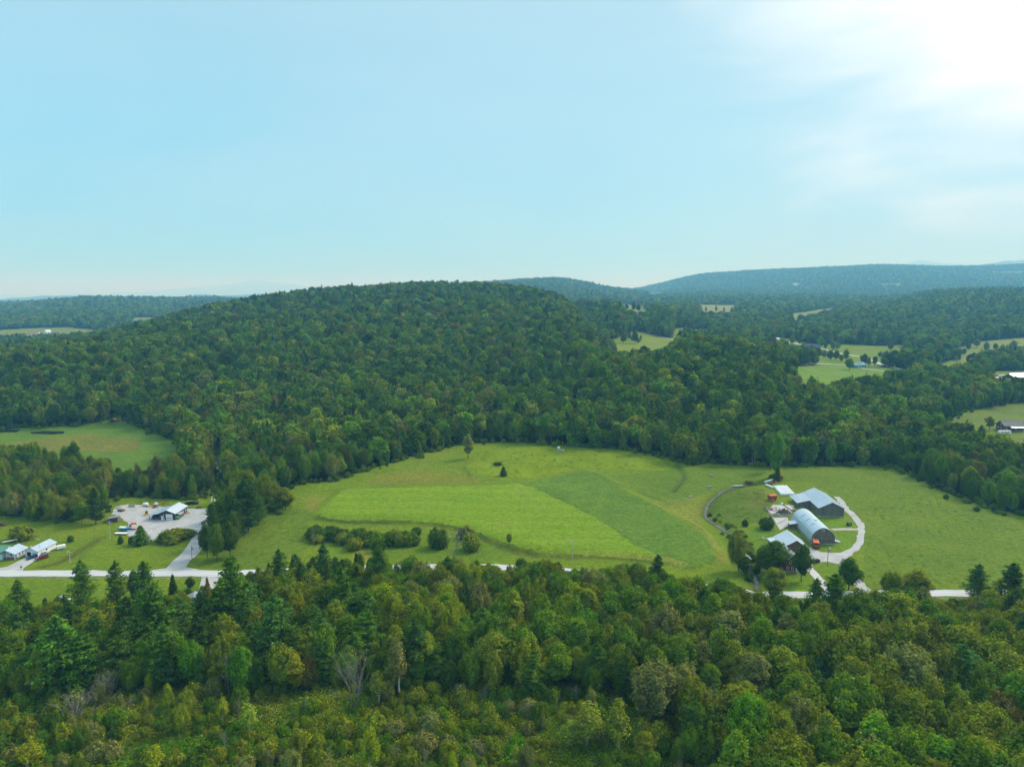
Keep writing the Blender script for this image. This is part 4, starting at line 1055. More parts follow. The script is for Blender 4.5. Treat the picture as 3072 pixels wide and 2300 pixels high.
def debris(xy, label, n, size, mats, cat, name, spread=(2.5, 1.8), hgt=.8):
    t = place(name, xy, 0, label, cat); r = random.Random(int(xy[0] * 7))
    for i in range(n):
        x, y, z = r.gauss(0, spread[0] * .45), r.gauss(0, spread[1] * .45), r.random() * hgt
        m = M[mats[i % len(mats)]]; k = i % 3
        if k == 0: o = MB().cyl((0, 0, 0), size * r.uniform(.2, .45), size * .35, 'z', 10).build('tyre' if 'tyre' in mats else 'drum', m, t)
        elif k == 1: o = MB().tube([(-size, 0, 0), (size, 0, .1)], .09, 5).build('beam', m, t)
        else: o = MB().box(-size * .6, size * .6, -size * .3, size * .3, -.06, .06).build('plank', m, t)
        o.location = (x, y, z + .15); o.rotation_euler = (r.uniform(-.5, .5), r.uniform(-.5, .5), r.uniform(0, 6))
debris(P(2317, 1529), 'heap of scrap metal and timber on the feedlot\'s left side', 34, 1.2, ['rust', 'white', 'metal', 'orange', 'black', 'plankred', 'maroon'], 'scrap heap', 'scrap_heap', (5.5, 3.2), 1.3)
debris(P(2322, 1544), 'pile of pale sawn timber at the front of the feedlot', 14, 1.4, ['stone', 'orange', 'concrete'], 'timber pile', 'timber_pile', (4.5, 1.4), .5)
debris(P(2282, 1616), 'little pile of white and red rubbish on the farm lawn', 14, .5, ['white', 'red', 'stone'], 'rubbish pile', 'rubbish_pile', (3.0, 1.6), .3)
debris(P(1683, 1352), 'heap of grey weathered boards at the meadow\'s treeline', 16, 1.6, ['polegrey', 'stone', 'metal'], 'board heap', 'board_heap', (3.5, 3.0), .7)
debris(P(2470, 1614), 'planks stacked beside the right wall of the barn', 8, .8, ['stone', 'white'], 'plank stack', 'plank_stack', (1.2, 1.2), .4)
t = place('grain_elevator', P(2376, 1534), .5, 'slanting rusty conveyor leaning between feedlot and shed', 'conveyor')
MB().tube([(0, 0, .4), (-2.6, 4.0, 3.2)], .28, 6).build('chute', M['rust'], t); MB().cyl((-2.7, 4.2, 3.3), .55, 1.2, 'z', 10).build('hopper', M['white'], t)
for x in (-.8, .6): MB().tube([(-1.6 + x, 2.4, 2.0), (-1.5 + 1.6 * x, 2.4, 0)], .06, 5).build('leg', M['rust'], t)
wheels(t, [(-2.4, 2.4), (-.6, 2.4)], .35)
implement(P(2386, 1533), .6, 'pale machine between the feedlot and the L-shaped shed', 'stone', 'implement', 'farm_implement', .9, 'metal')
t = place('footbridge', P(2213, 1459), .12, 'grey plank footbridge over the head of the stream', 'footbridge')
for k in range(12): MB().box(-3.0 + k * .5, -2.56 + k * .5, -1.0, 1.0, .55, .64).build('plank', M['polegrey'], t)
for y in (-.9, .75): MB().box(-3.2, 3.2, y, y + .15, .3, .54).build('beam', M['plank'], t)
for x in (-2.8, 2.7):
    MB().box(x, x + .2, -1.15, -.95, -.6, 1.4).build('post', M['plank'], t)
MB().box(-2.8, 2.9, -1.13, -.97, 1.2, 1.32).build('rail', M['polegrey'], t)
t = place('fuel_tank', P(2547, 1576), .1, 'black box tank on the lawn inside the farm drive loop', 'tank')
MB().box(-1.1, 1.1, -.6, .6, .25, 1.55).build('body', M['black'], t, bevel=.06); MB().box(-.5, .5, -.64, -.602, .5, 1.2).build('panel', M['metal'], t)
for x in (-.9, .75): MB().box(x, x + .15, -.5, .5, -.1, .25).build('leg', M['metal'], t)
t = place('deer_stand', P(1676, 1357), .2, 'pale wooden hunting stand at the top of the rough meadow', 'hunting stand')
for x in (-.6, .6):
    for y in (-.5, .5): MB().tube([(x * 1.5, y * 1.5, -.2), (x, y, 2.8)], .07, 5).build('leg', M['polegrey'], t)
MB().box(-.8, .8, -.7, .7, 2.8, 2.95).build('platform', M['polegrey'], t); MB().box(-.75, .75, -.65, .65, 2.96, 3.9).build('cabin', M['white'], t)
for i, (uv, s) in enumerate((((2135, 1427), 1.0), ((2128, 1461), 1.3), ((2072, 1490), 1.0))):
    t = place('hay_feeder', P(*uv), i * .4, ['pale trough in the upper grass left of the footbridge', 'round metal cattle feeder in grass left of the footbridge', 'pale trough in rough grass above the stream bend'][i], 'cattle feeder')
    MB().box(-1.6 * s, 1.6 * s, -.5, .5, .35, .5).build('trough', M['metal'], t)
    for x in (-1.4 * s, 1.3 * s):
        MB().box(x, x + .1, -.5, -.4, -.1, .9).build('leg', M['metal'], t); MB().box(x, x + .1, .4, .5, -.1, .9).build('leg', M['metal'], t)
    MB().box(-1.6 * s, 1.6 * s, .38, .48, .86, .94).build('rail', M['metal'], t)
# --- left yard things
t = place('equipment_trailer', P(392, 1586), 1.35, 'flat trailer carrying a red-orange machine at the yard\'s lower edge', 'trailer')
for k in range(8): MB().box(-1.1 + k * .28, -.85 + k * .28, -3.6, 3.6, .75, .84).build('plank', M['stone'], t)
MB().box(-1.15, 1.15, -3.7, 3.7, .5, .745).build('frame', M['orange'], t); wheels(t, [(-1.2, .4), (1.2, .4), (-1.2, 1.3), (1.2, 1.3)], .36)
implement(P(404, 1582), 1.35, 'red-orange machine standing on the flat trailer', 'orange', 'implement', 'farm_implement', 1.15, 'red').location.z += .85
t = place('boat', P(366, 1591), 1.45, 'bright blue boat on a trailer beside the flat trailer', 'boat')
MB().prism([(-1.0, 1.5), (1.0, 1.5), (.75, .8), (0, .6), (-.75, .8)], -2.6, 1.4).build('hull', M['blue'], t); MB().add([(-1.0, -2.6, 1.5), (1.0, -2.6, 1.5), (.75, -2.6, .8), (0, -2.6, .6), (-.75, -2.6, .8), (0, -5.0, 1.6)], [(1, 0, 5), (2, 1, 5), (3, 2, 5), (4, 3, 5), (0, 4, 5)]).build('bow', M['blue'], t)
MB().prism([(-1.0, 1.52), (1.0, 1.52), (.7, 1.95), (-.7, 1.95)], -1.6, 1.0).build('deck_cover', M['white'], t); MB().box(-.08, .08, -5.2, 1.4, .42, .55).build('trailer_frame', M['blue'], t); wheels(t, [(-.9, -.4), (.9, -.4)], .32)
t = place('flat_trailer', P(364, 1602), 1.50, 'low white-decked trailer below the blue boat', 'trailer')
for k in range(7): MB().box(-1.0 + k * .29, -.74 + k * .29, -3, 3, .6, .68).build('plank', M['white'], t)
MB().box(-1.05, 1.05, -3.05, 3.05, .4, .595).build('frame', M['rust'], t); wheels(t, [(-1.1, .3), (1.1, .3)], .32)
t = place('skid_steer', P(440, 1546), .5, 'yellow and black loader parked left of the workshop lean-to', 'loader')
MB().box(-.7, .7, 0, 2.0, .45, 1.1).build('body', M['yellow'], t, bevel=.05); MB().box(-.55, .55, .4, 1.6, 1.1, 2.0).build('cab', M['black'], t, bevel=.05); MB().prism([(-1.2, .1), (-.8, .1), (-.6, .7), (-.75, .75), (-.95, .25), (-1.2, .2)], -.85, .85, 'x').build('bucket', M['yellow'], t)
for x in (-.8, .7): MB().tube([(x + .05, 1.8, 1.3), (x + .05, .2, 1.2), (x + .05, -.8, .5)], .08, 5).build('lift_arm', M['yellow'], t)
wheels(t, [(-.8, .4), (.8, .4), (-.8, 1.5), (.8, 1.5)], .4)
def tank(uv, m, label, r, L, yaw, axis='x'):
    t = place('storage_tank', P(*uv), yaw, label, 'tank')
    MB().tube([(-L/2, 0, r + .2), (-L/2 + .12, 0, r + .2), (L/2 - .12, 0, r + .2), (L/2, 0, r + .2)], [r * .75, r, r, r * .75], 14).build('body', M[m], t, True)
    for x in (-L * .3, L * .3): MB().box(x - .1, x + .1, -r * .8, r * .8, -.1, .45).build('cradle', M['rust'], t)
    MB().cyl((0, 0, 2 * r + .25), .2, .15, 'z', 8).build('cap', M[m], t)
tank((533, 1557), 'green', 'larger green tank at the front right corner of the workshop', .75, 1.9, .3); tank((541, 1551), 'green', 'smaller green tank beside the workshop\'s side porch', .5, 1.3, .3); tank((437, 1518), 'white', 'white rounded tank at the back edge of the gravel yard', .9, 2.4, .1)
t = place('hose_reel', P(546, 1547), .2, 'rusty round reel against the right wall of the workshop', 'reel'); MB().cyl((0, 0, .8), .75, .15, 'x', 14).build('flange', M['rust'], t); MB().cyl((.5, 0, .8), .75, .15, 'x', 14).build('flange', M['rust'], t); MB().cyl((.25, 0, .8), .4, .5, 'x', 10).build('drum', M['orange'], t)
t = place('gas_cylinder', P(492, 1561), 0, 'white gas cylinder beside the workshop door', 'gas cylinder'); MB().cyl((0, 0, .75), .22, 1.4, 'z', 10).build('body', M['white'], t); MB().cyl((0, 0, 1.52), .08, .15, 'z', 6).build('valve', M['metal'], t)
t = place('tractor', P(462, 1556), .1, 'dark tractor parked under the workshop lean-to', 'tractor'); MB().box(-.4, .4, -1.2, .6, .8, 1.4).build('hood', M['navy'], t, bevel=.05); MB().box(-.6, .6, .6, 1.7, 1.0, 2.2).build('cab', M['glass'], t); wheels(t, [(-.8, 1.2), (.8, 1.2)], .75, .4); wheels(t, [(-.6, -.8), (.6, -.8)], .42, .25)
implement(P(470, 1516), .7, 'white and black machine behind the workshop', 'white', 'implement', 'farm_implement', 1.1, 'black')
t = place('loader_boom', P(478, 1510), 1.2, 'long red boom lying in the weeds behind the workshop', 'boom'); MB().tube([(0, -3, .6), (0, 0, 1.2), (0, 3, 1.1)], .18, 6).build('arm', M['red'], t); MB().box(-.4, .4, -3.4, -2.9, .1, .8).build('head', M['rust'], t)
t = place('tarped_pile', P(575, 1512), .1, 'long heap under a black tarpaulin behind the workshop', 'covered pile'); MB().prism([(-3.6, 0), (3.6, 0), (3.3, 1.1), (1.2, 1.6), (-.8, 1.35), (-3.2, 1.1)], -.9, .9).build('tarpaulin', M['black'], t); 
for x in (-2.5, 0, 2.3): MB().box(x, x + .35, -.95, -.6, 0, .25).build('weight', M['stone'], t)
t = place('gravel_heap', P(362, 1524), 0, 'pale gravel heap with a board bin at the back of the yard', 'gravel heap')
V = [(0, 0, 1.7)]; 
for rr, zz in ((.5, .85), (1, -.1)): V += [(3.2 * rr * math.cos(2*math.pi*j/16) * (1 + .08 * math.sin(j * 2.3)), 2.2 * rr * math.sin(2*math.pi*j/16), zz) for j in range(16)]
o = MB(); o.v = V; o.f = [(0, 1 + j, 1 + (j+1) % 16) for j in range(16)] + [(1 + j, 17 + j, 17 + (j+1) % 16, 1 + (j+1) % 16) for j in range(16)]; o.build('heap', M['gravel'], t, True)
for k in range(4): MB().box(3.0, 6.4, 1.8, 1.95, .05 + k * .36, .36 + k * .36).build('plank', M['polegrey'], t)
MB().box(6.4, 6.6, 1.7, 2.1, -.2, 1.7).build('post', M['polegrey'], t)
t = place('farm_wagon', P(364, 1533), 1.3, 'small wagon with white wheels before the gravel heap', 'wagon'); MB().box(-.9, .9, -1.6, 1.6, .6, 1.0).build('box', M['plankred'], t); MB().tube([(0, -1.6, .6), (0, -2.8, .4)], .05, 5).build('drawbar', M['rust'], t); wheels(t, [(-.95, -1), (.95, -1), (-.95, 1), (.95, 1)], .36)
pw = poly((445,1621),(458,1622),(470,1622),(478,1614),(487,1606)); t = place('retaining_wall', pw[0], 0, 'low wall of pale concrete blocks at the yard\'s lower corner', 'retaining wall'); z0 = H1(*pw[0])
for (a, b) in zip(pw[:-1], pw[1:]):
    n = max(1, int(math.dist(a, b) / 1.15)); yw = math.atan2(b[1] - a[1], b[0] - a[0])
    for i in range(n):
        for k in range(2):
            f_ = (i + .5 + .25 * (k % 2)) / n; o = MB().box(-.54, .54, -.3, .3, 0, .52).build('block', M['concrete'], t); o.location = (a[0] + (b[0] - a[0]) * f_ - pw[0][0], a[1] + (b[1] - a[1]) * f_ - pw[0][1], -.2 + k * .54); o.rotation_euler = (0, 0, yw + rng.normal() * .02)
t = place('utility_trailer', P(405, 1612), 1.3, 'small grey trailer half hidden behind the yard\'s pine', 'trailer'); MB().box(-.8, .8, -1.4, 1.4, .55, 1.1).build('box', M['metal'], t); wheels(t, [(-.85, 0), (.85, 0)], .32)
t = place('loading_pipe', P(446, 1608), .8, 'slanting white pipe on a stand right of the yard\'s pine', 'pipe'); MB().tube([(-1.6, -1.2, .3), (1.4, 1.0, 1.8)], .12, 8).build('pipe', M['white'], t); MB().cyl((1.5, 1.1, 1.9), .35, .5, 'z', 10).build('funnel', M['white'], t); MB().tube([(.9, .6, 1.5), (.9, .6, 0)], .05, 5).build('leg', M['metal'], t)
t = place('sunshade', P(28, 1640), .2, 'white cloth sunshade stretched behind the green-roofed house', 'sunshade'); MB().add([(-3, 0, 2.2), (3, .4, 3.0), (2.4, 2.0, 2.6), (-2.6, 1.4, 2.2), (-3, 0, 2.25), (3, .4, 3.05), (2.4, 2.0, 2.65), (-2.6, 1.4, 2.25)], [(0, 3, 2, 1), (4, 5, 6, 7), (0, 1, 5, 4), (1, 2, 6, 5), (2, 3, 7, 6), (3, 0, 4, 7)]).build('cloth', M['white'], t)
for x, y, h in ((-3, 0, 2.2), (3, .4, 3.0), (2.4, 2.0, 2.6)): MB().tube([(x, y, 0), (x, y, h)], .05, 5).build('pole', M['metal'], t)
debris(P(87, 1641), 'patio chairs and playthings in a cluster behind the garage', 12, .5, ['white', 'palewall', 'red'], 'patio furniture', 'patio_set', (2.4, 1.4), .5)
debris(P(117, 1619), 'flower bed of white-topped stakes and shrubs on the lawn', 12, .4, ['white', 'green', 'stone'], 'flower bed', 'flower_bed', (2.6, 1.2), .9)
car(P(16, 1576), 1.5, 'maroon', 'dark red car parked at the far back of the left lawn', 'sedan', .9)
car(P(207, 1804), 1.4, 'silver', 'pale blue car beside the wood below the road at left', 'suv', .95)
# right-edge things
t = place('camper', P(3013, 1302), 1.56, 'white camper trailer in front of the brown timber house', 'camper')
MB().prism([(-4.3, .6), (4.3, .6), (4.5, 1.4), (4.2, 2.7), (-3.9, 2.8), (-4.5, 1.5)], -1.15, 1.15, 'x').build('body', M['white'], t, bevel=.08) if False else MB().prism([(-4.3, .6), (4.3, .6), (4.5, 1.4), (4.2, 2.7), (-3.9, 2.8), (-4.5, 1.5)], -1.15, 1.15, 'x').build('body', M['white'], t)
for y in (-2.6, -.4, 1.8): MB().box(-1.17, -1.152, y, y + 1.1, 1.5, 2.2).build('window', M['glass'], t); MB().box(1.152, 1.17, y, y + 1.1, 1.5, 2.2).build('window', M['glass'], t)
MB().box(-.5, .5, -.6, .6, 2.79, 3.0).build('roof_vent', M['white'], t); wheels(t, [(-1.05, -.5), (1.05, -.5), (-1.05, .6), (1.05, .6)], .38)
debris(P(2996, 1308), 'odds and ends lying in the grass before the camper', 12, .5, ['orange', 'white', 'metal'], 'yard clutter', 'yard_clutter', (6, 2.0), .2)
t = place('truck', P(3030, 1146), 1.5, 'yellow truck on the far pale lot at the right edge', 'truck'); MB().box(-1.6, 1.6, -4, 4, .9, 3.4).build('box', M['yellow'], t); MB().box(-1.5, 1.5, -6.2, -4.1, .8, 2.8).build('cab', M['white'], t); wheels(t, [(-1.5, -5), (1.5, -5), (-1.5, 2.5), (1.5, 2.5)], .6)
t = place('box_trailer', P(3006, 1146), 1.5, 'white box trailer beside the yellow truck on the far lot', 'trailer'); MB().box(-1.5, 1.5, -5, 5, .9, 3.5).build('box', M['white'], t); wheels(t, [(-1.4, 2.5), (1.4, 2.5), (-1.4, 3.8), (1.4, 3.8)], .6)
for uv, lb in (((2958, 1258), 'small brown animal shelter in the right house\'s field'),):
    t = place('animal_shelter', P(*uv), .3, lb, 'shelter'); roof_part(t, [((-1.6, .7), (0, 1.5)), ((1.6, .7), (0, 1.5))], -1, 1, M['roofrust'], rib=0); MB().box(-1.2, 1.2, -.7, .7, -.1, .8).build('wall', M['plankred'], t)

# ------------------------------------------------------------------ vegetation shapes
def unit(n, r):
    v = r.normal(size=(n, 3)); return v / np.linalg.norm(v, axis=1)[:, None]
def leaves(Pp, Nn, size, r, asp=1.5):
    """one small four-cornered leaf spray at each point, lying across the normal"""
    n = len(Pp)
    Nn = Nn / (np.linalg.norm(Nn, axis=1)[:, None] + 1e-9)
    a = np.cross(Nn, unit(n, r)); a /= np.linalg.norm(a, axis=1)[:, None] + 1e-9
    b = np.cross(Nn, a)
    s = size * r.uniform(.6, 1.35, n)[:, None]
    L, Wd = a * s * asp * .5, b * s * .42
    bend = Nn * s * .18
    V = np.stack([Pp - L - bend, Pp - Wd * r.uniform(.7, 1.2, n)[:, None] + bend, Pp + L - bend, Pp + Wd * r.uniform(.7, 1.2, n)[:, None] + bend], 1).reshape(-1, 3)
    return V, np.arange(4 * n).reshape(n, 4)
def leaf_shades(n, r, var=.22, clump=None):
    k = r.normal(1, var, n).clip(.5, 1.7)
    if clump is not None: k = k * clump
    hue = r.normal(0, .06, n)
    c = np.column_stack([k * (1 + hue), k, k * (1 - .7 * hue)])
    return np.repeat(c, 4, 0)
def finish_leaves(name, V, F, C, extra=None):
    me = mesh_np(name, V, F, [M['leaf']])
    point_attr(me, 'leafvar', C.clip(0, 3))
    return me
def crown_np(seed, H, R, ncl, per, leaf, base=.22, rc=(.26, .44), squash=.85, top=.75, open_=0.0, el=1.0, lift=.55):
    """a leafy crown: clumps of leaf sprays through the volume of an uneven egg"""
    r = np.random.default_rng(seed)
    Vs, Ns, Cl = [], [], []
    zc, rz = H * (base + 1) / 2, H * (1 - base) / 2
    d = unit(ncl, r); rad = r.uniform(.25, 1, ncl) ** .45
    wob = 1 + .22 * np.sin(np.arctan2(d[:, 1], d[:, 0]) * r.integers(2, 5) + r.uniform(0, 6))
    cz = d[:, 2] * rad
    prof = np.where(cz > 0, (1 - cz * (1 - top)), 1 - .25 * np.abs(cz))
    C = np.column_stack([d[:, 0] * rad * R * .74 * wob * prof, d[:, 1] * rad * R * .74 * wob * prof, zc + cz * rz * .80])
    for c in C:
        cr = R * r.uniform(*rc)
        d0 = (c - np.array([0, 0, zc])) / (R + 1e-6)
        n = int(per * r.uniform(.6, 1.4))
        u = unit(n, r); u = u[u[:, 2] > -.75]
        q = cr * r.uniform(.45, 1.12, len(u)) ** .6
        q = q * np.where(r.random(len(u)) < .10, r.uniform(1.05, 1.5, len(u)), 1)
        p = c + u * q[:, None] * np.array([1, 1, squash * el])
        keep = r.random(len(u)) > open_
        Vs.append(p[keep]); Ns.append((u * .95 + d0 * .25 + np.array([0, 0, lift]) + r.normal(size=u.shape) * .28)[keep])
        Cl.append(np.full(keep.sum(), r.normal(1, .13)))
    Pp, Nn, cl = np.concatenate(Vs), np.concatenate(Ns), np.concatenate(Cl)
    V, F = leaves(Pp, Nn, leaf, r)
    return V, F, leaf_shades(len(Pp), r, .2, cl), C
def branch_np(mb, p, d, L, rad, depth, r, spread=.6, up=.25, kids=3, tip=.25):
    pts = [Vector(p)]; dd = Vector(d).normalized(); k = 3
    for i in range(k):
        dd = (dd + Vector((r.normal() * .12, r.normal() * .12, up * .18))).normalized(); pts.append(pts[-1] + dd * L / k)
    mb.tube(pts, [rad * (1 - (1 - tip) * i / k) for i in range(k + 1)], 5 if depth > 1 else 4)
    if depth <= 0: return
    for j in range(kids):
        t = r.uniform(.35, 1.0); q = pts[0].lerp(pts[-1], t) if t < .99 else pts[-1]
        q = pts[min(k, int(t * k))]
        s = Vector((r.normal(), r.normal(), r.normal() * .6)).normalized()
        branch_np(mb, q, (dd + s * spread + Vector((0, 0, up))).normalized(), L * r.uniform(.45, .72), rad * tip * 1.7, depth - 1, r, spread, up, kids, tip)
def plume_np(seed, H, R, nb, per, leaf, base=.14, wid=.15, dome=.42, ragged=.13):
    """a crown of upswept leafy boughs: a ragged, streaky dome"""
    r = np.random.default_rng(seed); Ps, Ns, Cl, ends = [], [], [], []
    ax, ay = r.normal(size=2) * .10 * R
    for b in range(nb):
        th = r.uniform(0, 2 * math.pi); re = R * math.sqrt(r.uniform(.01, 1)) * r.uniform(.8, 1.08)
        f = re / R; ze = H * (1 - dome * f * f) * r.uniform(1 - ragged, 1.04); z0 = H * (base + .30 * (1 - f) * r.uniform(.3, 1.2))
        ze = max(ze, z0 + .18 * H)
        n = int(per * r.uniform(.6, 1.4)); t = r.uniform(.12, 1, n) ** .8
        w = (R * wid * (1.05 - .8 * t ** 2.2) + .05)[:, None]
        rr = re * (.22 + .78 * t ** .8); zz = z0 + (ze - z0) * t ** 1.15
        o = r.normal(size=(n, 3)) * w * np.array([1, 1, 1.15])
        Ps.append(np.column_stack([np.cos(th) * rr + ax, np.sin(th) * rr + ay, zz]) + o)
        Ns.append(np.column_stack([np.cos(th) * f * np.ones(n), np.sin(th) * f * np.ones(n), np.full(n, .55)]) + o / (R * wid) * .45 + r.normal(size=(n, 3)) * .28)
        Cl.append(np.full(n, r.normal(1, .15))); ends.append((math.cos(th) * re * .8, math.sin(th) * re * .8, z0 + (ze - z0) * .75))
    Pp, Nn, cl = np.concatenate(Ps), np.concatenate(Ns), np.concatenate(Cl); Pp[:, 2] = Pp[:, 2].clip(.05, None)
    V, F = leaves(Pp, Nn, leaf, r, 1.7)
    return V, F, leaf_shades(len(Pp), r, .2, cl), ends
def trunk_mesh(name, H, R, seed, targets, m, rad=None, lean=0, frac=.7):
    r = np.random.default_rng(seed + 500); mb = MB(); rad = rad or H * .017
    top = Vector((r.normal() * .02 * H + lean, r.normal() * .02 * H, H * frac))
    pts = [Vector((0, 0, -.6)), Vector((0, 0, 0)), top * .33 + Vector((r.normal() * .15, r.normal() * .15, 0)), top * .66, top]
    mb.tube(pts, [rad * 1.4, rad * 1.15, rad * .85, rad * .6, rad * .25], 7)
    for c in targets:
        c = Vector(c); z = max(H * .12, min(c.z - .22 * math.hypot(c.x, c.y) - H * .1, H * frac * .95)); f = z / (H * frac)
        q = top * f
        mid = q.lerp(c, .5) + Vector((0, 0, -.04 * H))
        mb.tube([q, mid, c], [rad * .42 * (1 - f * .5), rad * .28, rad * .10], 4)
    me = bpy.data.meshes.new(name); me.from_pydata(mb.v, [], mb.f); me.materials.append(m); me.shade_smooth()
    return me
def pine_np(seed, H, R, whorls, br, tufts, per, leaf, droop=.0, base=.12, pw=.8, flat=.22, ragged=.3, upt=.18):
    r = np.random.default_rng(seed); Ps, Ns, Cl, limbs = [], [], [], []
    for i in range(whorls):
        f = i / (whorls - 1); z = H * (base + (1 - base) * (f ** .92) * .985)
        L0 = R * ((1 - f) ** pw) * (1 if f > .12 else .72) + .25
        for b in range(br):
            th = 2 * math.pi * (b + r.uniform(-.35, .35)) / br + i * 1.1
            L = L0 * r.uniform(1 - ragged, 1 + ragged * .6)
            if r.random() < ragged * .35: continue
            dx, dy = math.cos(th), math.sin(th); sh = r.normal(1, .14)
            for t in np.linspace(.22, 1, tufts):
                zz = z - droop * L * t + upt * L * t * t + r.normal() * .12
                w = (.16 + .30 * t * (1.15 - t) * 2) * L * .5 + .12
                n = max(2, int(per * (.5 + t) * (.35 + .65 * L / R)))
                o = r.normal(size=(n, 3)) * np.array([w, w, max(.10, flat * w)])
                Ps.append(o + np.array([dx * L * t, dy * L * t, zz]))
                nn = r.normal(size=(n, 3)) * .42 + np.array([dx * .25, dy * .25, .9]); Ns.append(nn)
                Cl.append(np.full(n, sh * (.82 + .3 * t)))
            if i % 2 == 0: limbs.append((dx * L * .8, dy * L * .8, z - droop * L * .8 + upt * L * .6, z))
    Ps.append(r.normal(size=(14, 3)) * np.array([.16, .16, .5]) + np.array([0, 0, H * .985])); Ns.append(unit(14, r)); Cl.append(np.full(14, 1.1))
    Pp, Nn, cl = np.concatenate(Ps), np.concatenate(Ns), np.concatenate(Cl)
    V, F = leaves(Pp, Nn, leaf, r, 2.1)
    return V, F, leaf_shades(len(Pp), r, .18, cl), limbs
def conifer_trunk(name, H, limbs, m, rad=None):
    mb = MB(); rad = rad or H * .014
    mb.tube([(0, 0, -.6), (0, 0, H * .4), (0, 0, H * .97)], [rad * 1.2, rad * .8, rad * .12], 7)
    for x, y, z, z0 in limbs[:60]:
        mb.tube([(0, 0, z0), (x, y, z)], [rad * .28, rad * .08], 3)
    me = bpy.data.meshes.new(name); me.from_pydata(mb.v, [], mb.f); me.materials.append(m); me.shade_smooth()
    return me
# each form: name, (trunk mesh, crown mesh), nominal height
FORMS = {}
def form_broad(key, seeds, H, R, ncl, per, leaf, bark='bark', **k):
    for s in seeds:
        V, F, C, cl = crown_np(s, H, R, ncl, per, leaf, **k)
        FORMS.setdefault(key, []).append((trunk_mesh('trunk', H, R, s, cl[::3], M[bark]), finish_leaves('crown', V, F, C), H, R))
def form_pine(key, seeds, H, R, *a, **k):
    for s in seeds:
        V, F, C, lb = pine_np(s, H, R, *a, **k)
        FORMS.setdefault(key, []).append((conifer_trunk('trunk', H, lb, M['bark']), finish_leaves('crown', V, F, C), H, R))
form_broad('round', range(1, 7), 12, 4.2, 54, 165, .35, base=.11, rc=(.20, .44), top=.62)
def form_plume(key, seeds, H, R, nb, per, leaf, bark='bark', **k):
    for s in seeds:
        V, F, C, en = plume_np(s, H, R, nb, per, leaf, **k)
        FORMS.setdefault(key, []).append((trunk_mesh('trunk', H, R, s, en[::4], M[bark], frac=.55), finish_leaves('crown', V, F, C), H, R))
form_plume('feather', range(21, 29), 12, 3.5, 72, 105, .28)
form_plume('spire', range(31, 36), 12, 2.5, 52, 105, .27, dome=.55, base=.10, wid=.18, ragged=.2)
form_broad('column', range(41, 45), 12, 2.5, 50, 120, .31, rc=(.28, .48), base=.10, top=.55)
form_plume('birch', range(61, 66), 11, 1.9, 34, 44, .26, bark='birch', base=.24, wid=.24, dome=.6, ragged=.25)
form_plume('bush', range(81, 87), 4, 2.3, 46, 80, .26, base=.01, wid=.17, dome=.55, ragged=.25)
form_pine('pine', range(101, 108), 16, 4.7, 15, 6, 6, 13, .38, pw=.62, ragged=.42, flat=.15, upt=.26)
form_pine('spruce', range(121, 125), 13, 2.9, 20, 7, 5, 10, .32, droop=.28, upt=.10, pw=.95, ragged=.16, base=.06)
for s in range(141, 147):                                           # standing dead and bare trees
    r_ = np.random.default_rng(s); mb = MB(); H = 9.0
    nst = 1 if s % 2 else 4
    for k_ in range(nst):
        a_ = r_.uniform(0, 6.3); out = .28 * (nst > 1)
        branch_np(mb, (math.cos(a_) * .2 * (nst > 1), math.sin(a_) * .2 * (nst > 1), -.4), (math.cos(a_) * out, math.sin(a_) * out, 1), H * (.66 if nst > 1 else .72), .11, 3, r_, .6, .32, 4)
    me = bpy.data.meshes.new('limbs'); me.from_pydata(mb.v, [], mb.f); me.materials.append(M['deadwood']); me.shade_smooth()
    V, F, C, _ = crown_np(s + 900, H, 1.9, 9, 14, .26, base=.3, rc=(.3, .5), open_=.3)
    FORMS.setdefault('dead', []).append((me, finish_leaves('crown', V, F, C), H, 2.2))

# far forms: trunk and crown in one mesh, coarser with distance
def joined(name, tr, V, F, C):
    n0 = len(V)
    tv = np.array([v.co[:] for v in tr.vertices]); tf = [tuple(p.vertices) for p in tr.polygons]
    me = bpy.data.meshes.new(name)
    me.from_pydata(np.concatenate([V, tv]).tolist(), [], [tuple(f) for f in F.tolist()] + [tuple(i + n0 for i in f) for f in tf])
    me.materials.append(M['leaf']); me.materials.append(tr.materials[0])
    me.polygons.foreach_set('material_index', np.concatenate([np.zeros(len(F), np.int32), np.ones(len(tf), np.int32)]))
    point_attr(me, 'leafvar', np.concatenate([C, np.ones((len(tv), 3))]).clip(0, 3)); me.update()
    return me
def stem_mesh(H, m, rad):
    mb = MB().tube([(0, 0, -1.5), (0, 0, H * .35), (0, 0, H * .8)], [rad, rad * .8, rad * .2], 5)
    me = bpy.data.meshes.new('stem'); me.from_pydata(mb.v, [], mb.f); me.materials.append(m); return me
STOCK = {}                          # key -> list of meshes for the woods that nobody could count
for key, src in (('round', 'round'), ('feather', 'feather'), ('column', 'column'), ('birch', 'birch'), ('spire', 'spire'), ('bush', 'bush'), ('pine', 'pine'), ('spruce', 'spruce')):
    for tr, cr, H, R in FORMS[src][:4]:
        n = len(cr.vertices); V = np.empty(n * 3, np.float32); cr.vertices.foreach_get('co', V); V = V.reshape(-1, 3)
        C = np.empty(n * 4, np.float32); cr.attributes['leafvar'].data.foreach_get('color', C); C = C.reshape(-1, 4)[:, :3]
        STOCK.setdefault(key, []).append((joined('near_' + key, tr, V, np.arange(n).reshape(-1, 4), C), H))
def mid(key, seeds, fn, H, bark, rad):
    for s in seeds:
        V, F, C, _ = fn(s); STOCK.setdefault(key, []).append((joined(key, stem_mesh(H, M[bark], rad), V, F, C), H))
mid('mid_round', range(201, 207), lambda s: crown_np(s, 13, 4.6, 22, 56, .95, base=.25, rc=(.30, .46)), 13, 'bark', .22)
